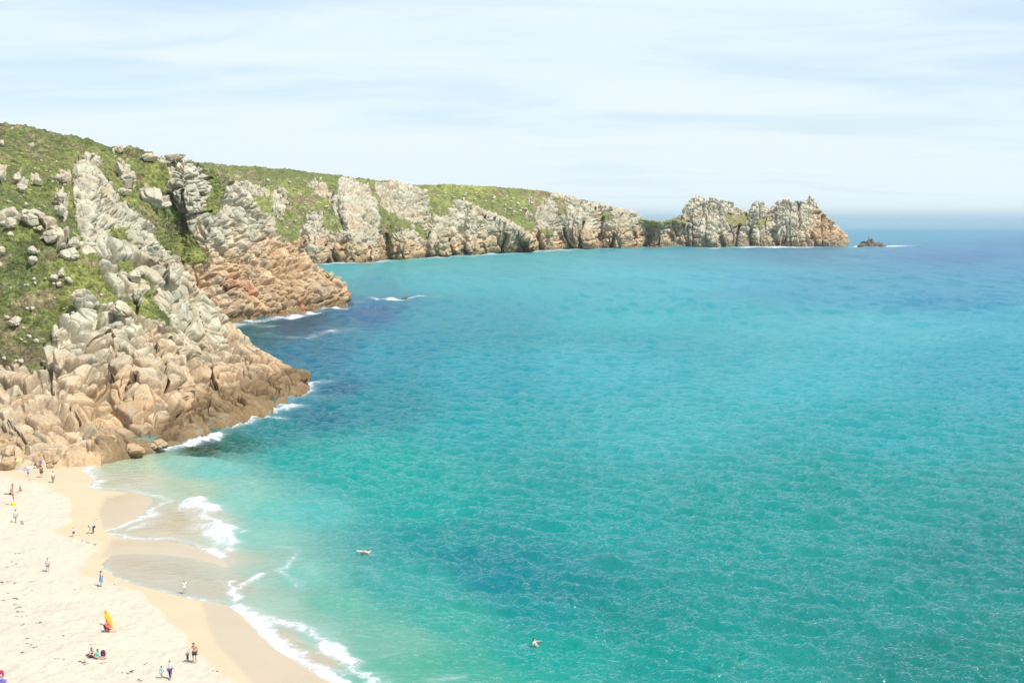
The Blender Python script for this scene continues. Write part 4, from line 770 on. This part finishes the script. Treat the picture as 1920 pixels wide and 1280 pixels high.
person(53, 893, 1.05, 160, 'arms', BROWNH, [('shirt', (.25, .4, .65)), ('shorts', (.08, .14, .35))], 'small child in blue standing on the pale sand near the cliff foot')
person(46, 873, 1.6, 20, 'sit', BROWNH, [('shirt', (.62, .04, .06)), ('shorts', (.3, .03, .05))], 'person in a bright red top sitting against the rocks')
person(37, 878, 1.5, 60, 'sitlong', BROWNH, [('shirt', (.45, .42, .6)), ('shorts', (.07, .08, .3))], 'person in lilac and blue lying back beside the one in red at the cliff foot')
person(30, 980, 1.72, 185, 'walk', GREYH, [('shirt', WHITE), ('shorts', (.5, .42, .4))], 'person in a white top with bare legs walking beside the white gull')
person(138, 1006, 1.15, 30, 'walk', BROWNH, [('shirt', WHITE), ('shorts', (.03, .02, .03))], 'child in a white top and black shorts on the damp sand')
person(175, 1000, 1.72, -80, 'bend', (.30, .2, .1), [('shirt', WHITE), ('trousers', NAVY)], 'person in a white top and navy trousers bending down towards the damp sand')
person(90, 1072, 1.55, 10, 'stand', BROWNH, [('shirt', (.6, .5, .5)), ('shorts', (.42, .28, .3))], 'child in pale pink clothes standing alone on the dry sand')
person(190, 1099, 1.68, 120, 'stand', (.10, .02, .02), [('dress', (.10, .28, .55)), ('shoulder_bag', (.02, .04, .12))], 'person in a blue dress with a dark shoulder bag looking out to sea')
person(346, 1113, 1.45, 20, 'arms', (.35, .2, .1), [('shirt', WHITE), ('shorts', WHITE)], 'child in white clothes standing at the edge of the foam')
person(22, 926, 1.65, 40, 'sit', BROWNH, [('shirt', (.22, .17, .32)), ('shorts', (.1, .08, .16))], 'person in a purple top sitting left of the furled beach flag')
person(38, 921, 1.65, -20, 'sitlong', GREYH, [('swimming_trunks', (.05, .05, .07))], 'bare-chested person sitting right of the furled beach flag', skinc=(.62, .38, .28))
G_ = ground(203, 1184)
person(203, 1184, 1.72, 80, 'chair', (.16, .06, .04), [('jumper', (.72, .09, .14)), ('shorts', (.62, .05, .09))], 'person in red sitting on a low chair in front of the yellow surfboard', gr='people on the beach')
person(173, 1232, 1.65, 60, 'sit', (.05, .02, .02), [('vest', (.05, .03, .05)), ('shorts', (.12, .01, .04))], 'long-haired person in black sitting behind the one in the green top', hairlen=.12)
person(184, 1235, 1.7, 80, 'sitlong', BLACK, [('shirt', (.05, .52, .40)), ('shorts', (.35, .24, .18))], 'person in an emerald green top sitting with legs stretched to the right')
person(303, 1272, 1.1, 175, 'walk', (.04, .01, .03), [('shirt', (.16, .62, .68)), ('shorts', (.55, .5, .45))], 'child in a turquoise top walking beside the adult in purple trousers')
person(319, 1273, 1.68, 172, 'walk', BLONDE, [('jumper', (.64, .65, .66)), ('trousers', (.11, .06, .17))], 'blond person in a loose white top and purple trousers walking away')
JM = pose('stand'); JM.update(elbR=(-.19, -.06, .66), wriR=(-.28, -.10, .53), neck=(-.01, -.02, .83), head=(-.03, -.05, .91), chest=(0, 0, .735))
person(365, 1242, 1.82, 10, 'stand', BLACK, [('shorts', (.035, .03, .045))], 'bare-chested person in dark shorts holding hands with a toddler', J=JM, skinc=(.50, .27, .17))
JC = pose('walk'); JC.update(elbL=(.20, 0, .78), wriL=(.30, 0, .85), elbR=(-.2, 0, .68), wriR=(-.3, -.04, .64))
person(352, 1241, .95, 10, 'walk', BLACK, [('wetsuit', (.02, .015, .02)), ('vest', (.30, .02, .08))], 'toddler in a black wetsuit holding hands with the bare-chested person', J=JC)
# swimmers, afloat
def flat(J, tip, dz):                                    # lay a pose along +x, face up
    out = {}
    for k, (x, y, z) in J.items(): out[k] = ((z - .9) * math.cos(tip), x, (z - .9) * math.sin(tip) * -1 - y * .6 + dz)
    return out
JF = pose('stand'); JF.update(elbL=(.22, 0, .80), wriL=(.34, -.02, .86), elbR=(-.2, 0, .82), wriR=(-.33, -.02, .9)); p_ = at_z(694, 1038, 0) + np.array([0, 0, .12])
person(0, 0, 1.75, -6, '', (.3, .1, .05), [('shorts', (.5, .38, .33))], 'swimmer floating on the back in the green water off the beach', J=flat(JF, .10, .03), loc=p_, skinc=(.70, .55, .47), group='swimmers in the bay')
JS = pose('stand'); JS = {k: (v[0], v[1] - .25 * max(0, .8 - v[2]), (v[2] - .80) * (1 if v[2] > .78 else .25) - .0) for k, v in JS.items()}; JS.update(elbR=(-.26, -.05, .0), wriR=(-.38, -.1, .01), elbL=(.24, -.1, -.03), wriL=(.3, -.24, -.02)); p_ = at_z(1001, 1206, 0) + np.array([0, 0, .16])
person(0, 0, 1.78, 70, '', BLACK, [], 'dark-haired swimmer with only head and shoulders above the water', J=JS, loc=p_, skinc=(.60, .42, .34), group='swimmers in the bay')

# surfboard behind the seated person in red
def surfboard(px_, py_):
    g0 = ground(px_, py_); bm = bmesh.new(); n0, m0 = 26, 10; L_ = 1.75; grid = []
    for i in range(n0 + 1):
        u = i / n0; wd_ = .29 * (math.sin(math.pi * u ** .8)) ** .55 + .004; zc_ = L_ * u; ring = []
        for j in range(m0 * 2):
            a_ = j / (m0 * 2) * 2 * math.pi; ring.append(bm.verts.new((math.cos(a_) * wd_, math.sin(a_) * .045 * (wd_ / .29) ** .5 + .10 * (2 * u - 1) ** 2, zc_)))
        grid.append(ring)
    for A_, B_ in zip(grid, grid[1:]):
        for j in range(m0 * 2): f = bm.faces.new((A_[j], A_[(j + 1) % (m0 * 2)], B_[(j + 1) % (m0 * 2)], B_[j])); f.smooth = True
    root = fin('surfboard', bm, cm(.75, .42, .03, .35)); root.location = g0; root.rotation_euler = (math.radians(-22), math.radians(-24), math.radians(8)); tag(root, 'yellow surfboard propped up behind the person in red', 'surfboard')
    bm = bmesh.new()
    for k in (-1, 0, 1): add_box(bm, (k * .10, .10, .16 + .08 * (k == 0)), (.012, .12, .10), Matrix.Rotation(math.radians(25), 3, 'X'))
    fin('fins', bm, cm(.03, .03, .03, .4), root)
    bm = bmesh.new(); add_box(bm, (0, -.012, 1.0), (.012, .05, 1.7)); fin('stringer', bm, cm(.55, .25, .02, .4), root)
surfboard(209, 1176)
def low_chair(px_, py_, rz):
    e_ = bpy.data.objects.new('beach_chair', None); COL.objects.link(e_); e_.location = ground(px_, py_); e_.rotation_euler = (0, 0, rz); tag(e_, 'low dark beach chair under the person in red', 'chair')
    bm = bmesh.new(); add_box(bm, (0, -.03, .24), (.52, .46, .03)); fin('seat', bm, cm(.05, .09, .06), e_)
    bm = bmesh.new(); add_box(bm, (0, .27, .48), (.52, .03, .46), Matrix.Rotation(math.radians(-16), 3, 'X')); fin('backrest', bm, cm(.05, .09, .06), e_)
    for sx_ in (-1, 1):
        for q in (-.22, .2): bm = bmesh.new(); add_rod(bm, (sx_ * .25, q, .24), (sx_ * .27, q * 1.25, 0), .014, .012); fin('leg', bm, cm(.25, .25, .27, .4), e_)
low_chair(203, 1184, math.radians(80))
def flag(px_, py_):
    e_ = bpy.data.objects.new('beach_flag', None); COL.objects.link(e_); e_.location = ground(px_, py_); tag(e_, 'tall narrow beach flag striped red, orange and white on a yellow base', 'flag')
    bm = bmesh.new(); add_rod(bm, (0, 0, 0), (0, 0, 2.95), .022, .012); fin('pole', bm, cm(.6, .6, .6, .4), e_)
    bm = bmesh.new(); cols_ = 6; rows_ = 24; g = []
    for r_ in range(rows_ + 1):
        z_ = .62 + 2.25 * r_ / rows_; wl = .17 * min(1, .15 + r_ / 9); g.append([bm.verts.new(((c_ / cols_ - .5) * 2 * wl, .05 * math.sin(c_ * 1.7 + r_ * .25), z_)) for c_ in range(cols_ + 1)])
    for r_ in range(rows_):
        for c_ in range(cols_):
            f = bm.faces.new((g[r_][c_], g[r_][c_ + 1], g[r_ + 1][c_ + 1], g[r_ + 1][c_])); f.smooth = True; f.material_index = 0 if c_ >= 4 else (1 if c_ >= 2 else 2)
    fin('flag_cloth', bm, [cm(.66, .64, .68), cm(.60, .04, .14), cm(.75, .30, .03)], e_)
    bm = bmesh.new(); add_ball(bm, (0, 0, .22), (.30, .26, .24)); add_rod(bm, (0, 0, 0), (0, 0, .12), .26, .30, 12); fin('base', bm, cm(.80, .55, .03), e_)
flag(25.5, 947)
# gull: body, head, beak, folded grey wings, legs
bm = bmesh.new(); add_ball(bm, (0, 0, .26), (.11, .24, .12), 0, 12); add_ball(bm, (0, -.22, .40), (.055, .07, .06), 0, 10); add_rod(bm, (0, -.16, .30), (0, -.21, .39), .07, .05, 8); add_rod(bm, (0, .18, .27), (0, .36, .25), .07, .02, 6)
add_rod(bm, (0, -.28, .395), (0, -.36, .38), .018, .006, 6, 1)
for s_ in (-1, 1): add_rod(bm, (s_ * .04, 0, .17), (s_ * .04, .0, 0), .01, .01, 5, 1); add_rod(bm, (s_ * .04, .0, .008), (s_ * .045, -.07, .006), .014, .02, 5, 1)
gull = fin('gull', bm, [cm(.62, .62, .62), cm(.55, .35, .06)], loc=ground(43, 982), rz=math.radians(60)); gull.scale = (1.15,) * 3; tag(gull, 'white gull standing on the dry sand beside the walker in white', 'bird')
for s_ in (-1, 1): bm = bmesh.new(); add_ball(bm, (s_ * .095, .07, .30), (.03, .24, .08)); fin('wing', bm, cm(.3, .32, .35), gull)
# cloths and bags
def cloth(px_, py_, w_, d_, h_, colr, label, cat='towel', rz=0.0, name='towel', up=0.0, tilt=0.0, stripes=None, loc=None):
    g0 = ground(px_, py_) if loc is None else Vector(loc); n0 = 18; bm = bmesh.new(); g = []
    for i in range(n0 + 1):
        g.append([bm.verts.new(((i / n0 - .5) * w_, (j / n0 - .5) * d_, .03 + h_ * max(0, math.sin(i * .7 + j * .35) * math.cos(j * .55 - i * .2)) + .02 * math.sin(i * 2.1) * math.cos(j * 1.7))) for j in range(n0 + 1)])
    for i in range(n0):
        for j in range(n0): f = bm.faces.new((g[i][j], g[i + 1][j], g[i + 1][j + 1], g[i][j + 1])); f.smooth = True; f.material_index = (j // 3) % 2 if stripes else 0
    o = fin(name, bm, [cm(*colr), cm(*(stripes or colr))], loc=g0 + Vector((0, 0, up)), rz=rz); o.rotation_euler = (math.radians(tilt), 0, rz)
    md = o.modifiers.new('t', 'SOLIDIFY'); md.thickness = .015; tag(o, label, cat, 'beach towels and cloths'); return o
gA = ground(33, 876)
cloth(0, 0, 1.1, 1.5, .12, (.62, .60, .16), 'yellow-green towel draped over the rocks behind the sitting group', loc=gA + Vector((-.1, .3, .55)), tilt=48, rz=.3)
cloth(57, 877, 1.6, .9, .32, (.62, .62, .58), 'crumpled white cloth on the sand at the foot of the dome-shaped boulder', rz=.2)
cloth(40, 880, 1.8, 1.1, .05, (.60, .58, .62), 'pale striped blanket under the sitting group at the cliff foot', stripes=(.14, .16, .42))
cloth(67, 873, 1.1, .7, .34, (.55, .55, .57), 'white and grey cloth heap right of the crumpled white cloth')
gp = surf_point(81, 868, r=5); gp = ground(81, 876)
cloth(0, 0, .4, .5, .06, (.19, .12, .48), 'violet towel hung on the front of the dome-shaped boulder', loc=gp + Vector((0, -.9, .95)), tilt=72)
cloth(17, 925, 1.2, .8, .06, (.30, .32, .14), 'olive towel on the sand left of the furled beach flag')
cloth(181, 1238, 2.0, 1.3, .03, (.58, .50, .40), 'sand-coloured towel under the pair sitting near the driftwood', rz=.3)
def bag(px_, py_, s, colr, label, flap=None, rz=0.0, name='rucksack', cat='bag'):
    bm = bmesh.new(); vs = add_ball(bm, (0, 0, s * .52), (s * .36, s * .26, s * .52), 0, 14)
    for v in bm.verts:
        if v.co.z < s * .2: v.co.x *= 1.12; v.co.y *= 1.15; v.co.z = max(v.co.z, .0)
    o = fin(name, bm, cm(*colr), loc=ground(px_, py_), rz=rz); tag(o, label, cat)
    bm = bmesh.new(); add_ball(bm, (0, -s * .23, s * .34), (s * .22, s * .08, s * .2), 0, 10); fin('pocket', bm, cm(*(flap or [c * 1.5 for c in colr])), o)
    for k in (-1, 1): bm = bmesh.new(); add_rod(bm, (k * s * .16, s * .22, s * .9), (k * s * .2, s * .30, s * .45), .02, .02); add_rod(bm, (k * s * .2, s * .30, s * .45), (k * s * .17, s * .24, s * .1), .02, .02); fin('strap', bm, cm(.02, .02, .02), o)
    return o
bag(193.5, 1231, .62, (.10, .015, .06), 'dark plum rucksack by the feet of the person in the green top')
bag(165, 1229, .42, (.62, .66, .70), 'white and maroon bag behind the long-haired person in black', flap=(.2, .01, .05))
bag(3, 1269, .60, (.45, .02, .07), 'red and black rucksack cut off by the left edge', flap=(.5, .48, .52))
bm = bmesh.new(); add_ball(bm, (0, 0, .16), (.16, .17, .13), 0, 14); hat = fin('sun_hat', bm, cm(.16, .15, .42), loc=ground(4, 1277)); tag(hat, 'violet-blue wide-brimmed hat on the sand at the bottom left corner', 'hat')
bm = bmesh.new(); add_rod(bm, (0, 0, .07), (0, 0, .085), .36, .33, 22); fin('brim', bm, cm(.22, .15, .42), hat)
# driftwood
bm = bmesh.new(); pr = None; rr_ = random.Random(4)
for i in range(7):
    q = Vector((i * .17 - .55, .05 * math.sin(i * 1.3), .05 + .03 * math.sin(i * 2)))
    if pr: add_rod(bm, pr, q, .045 - .004 * i, .043 - .005 * i, 7)
    pr = q
add_rod(bm, (-.1, 0, .06), (.1, .18, .12), .025, .01, 6); add_rod(bm, (.15, .02, .06), (.3, -.15, .05), .02, .008, 6)
dw = fin('driftwood', bm, cm(.14, .10, .075), loc=ground(157, 1242), rz=-.35); dw.scale = (1.0, 1.0, 1.0); tag(dw, 'bare driftwood branch on the dry sand below the sitting pair', 'driftwood')
# strand line
bm = bmesh.new(); rr_ = random.Random(11)
ST = [(28, 1038, 46, 1037, 9), (0, 1091, 26, 1089, 10), (27, 1093, 62, 1090, 14), (20, 1103, 30, 1102, 5), (50, 1101, 58, 1105, 4), (1, 1112, 18, 1111, 9), (20, 1120, 33, 1123, 8), (0, 1119, 8, 1125, 3), (20, 1130, 30, 1133, 3), (27, 1142, 40, 1138, 5), (25, 1148, 38, 1145, 4), (27, 1154, 50, 1156, 6), (58, 1167, 76, 1166, 4), (40, 1170, 50, 1169, 3), (110, 1188, 122, 1192, 4), (46, 1198, 54, 1196, 3),
      (48, 1205, 58, 1208, 4), (64, 1212, 78, 1213, 4), (41, 1223, 43, 1224, 3), (97, 1234, 104, 1233, 3), (108, 1235, 128, 1236, 5), (150, 1268, 162, 1268, 4), (228, 1260, 240, 1262, 3), (246, 1257, 252, 1262, 3), (258, 1272, 264, 1276, 4), (165, 1208, 180, 1206, 4), (152, 1012, 170, 1018, 5), (170, 1017, 184, 1021, 5), (176, 974, 182, 974, 2), (52, 899, 55, 899, 2), (10, 1062, 14, 1062, 2), (14, 1045, 30, 1058, 3), (130, 1105, 140, 1105, 2), (215, 1095, 222, 1096, 2), (60, 1244, 66, 1245, 2), (270, 1245, 276, 1243, 2), (395, 1256, 410, 1258, 2), (350, 1190, 352, 1194, 1)]
for (x0, y0, x1, y1, n) in ST:
    for k in range(n):
        u = rr_.random(); g0 = ground(x0 + (x1 - x0) * u + rr_.gauss(0, 1.2), y0 + (y1 - y0) * u + rr_.gauss(0, .7)); a_ = rr_.gauss(.1, .5); L_ = rr_.uniform(.10, .34); d_ = Vector((math.cos(a_), math.sin(a_), 0))
        p0 = g0 - d_ * L_ / 2; pm_ = g0 + Vector((0, rr_.uniform(-.06, .06), .03)); p1 = g0 + d_ * L_ / 2; w_ = rr_.uniform(.016, .04); add_rod(bm, p0, pm_, w_ * .5, w_, 5); add_rod(bm, pm_, p1, w_, w_ * .3, 5)
for k in range(420):
    x_, y_ = rr_.uniform(0, 330), rr_.uniform(1010, 1282)
    if float(poly_sd(np.array([x_]), np.array([y_]), DRY)[0]) < 6: continue
    g0 = ground(x_, y_); add_rod(bm, g0, g0 + Vector((rr_.uniform(-.12, .12), rr_.uniform(-.05, .05), .012)), .012, .006, 4)
sw = fin('seaweed_debris', bm, cm(.10, .065, .045)); tag(sw, 'scattered dark seaweed along the strand line of the dry sand', 'seaweed', kind='stuff')
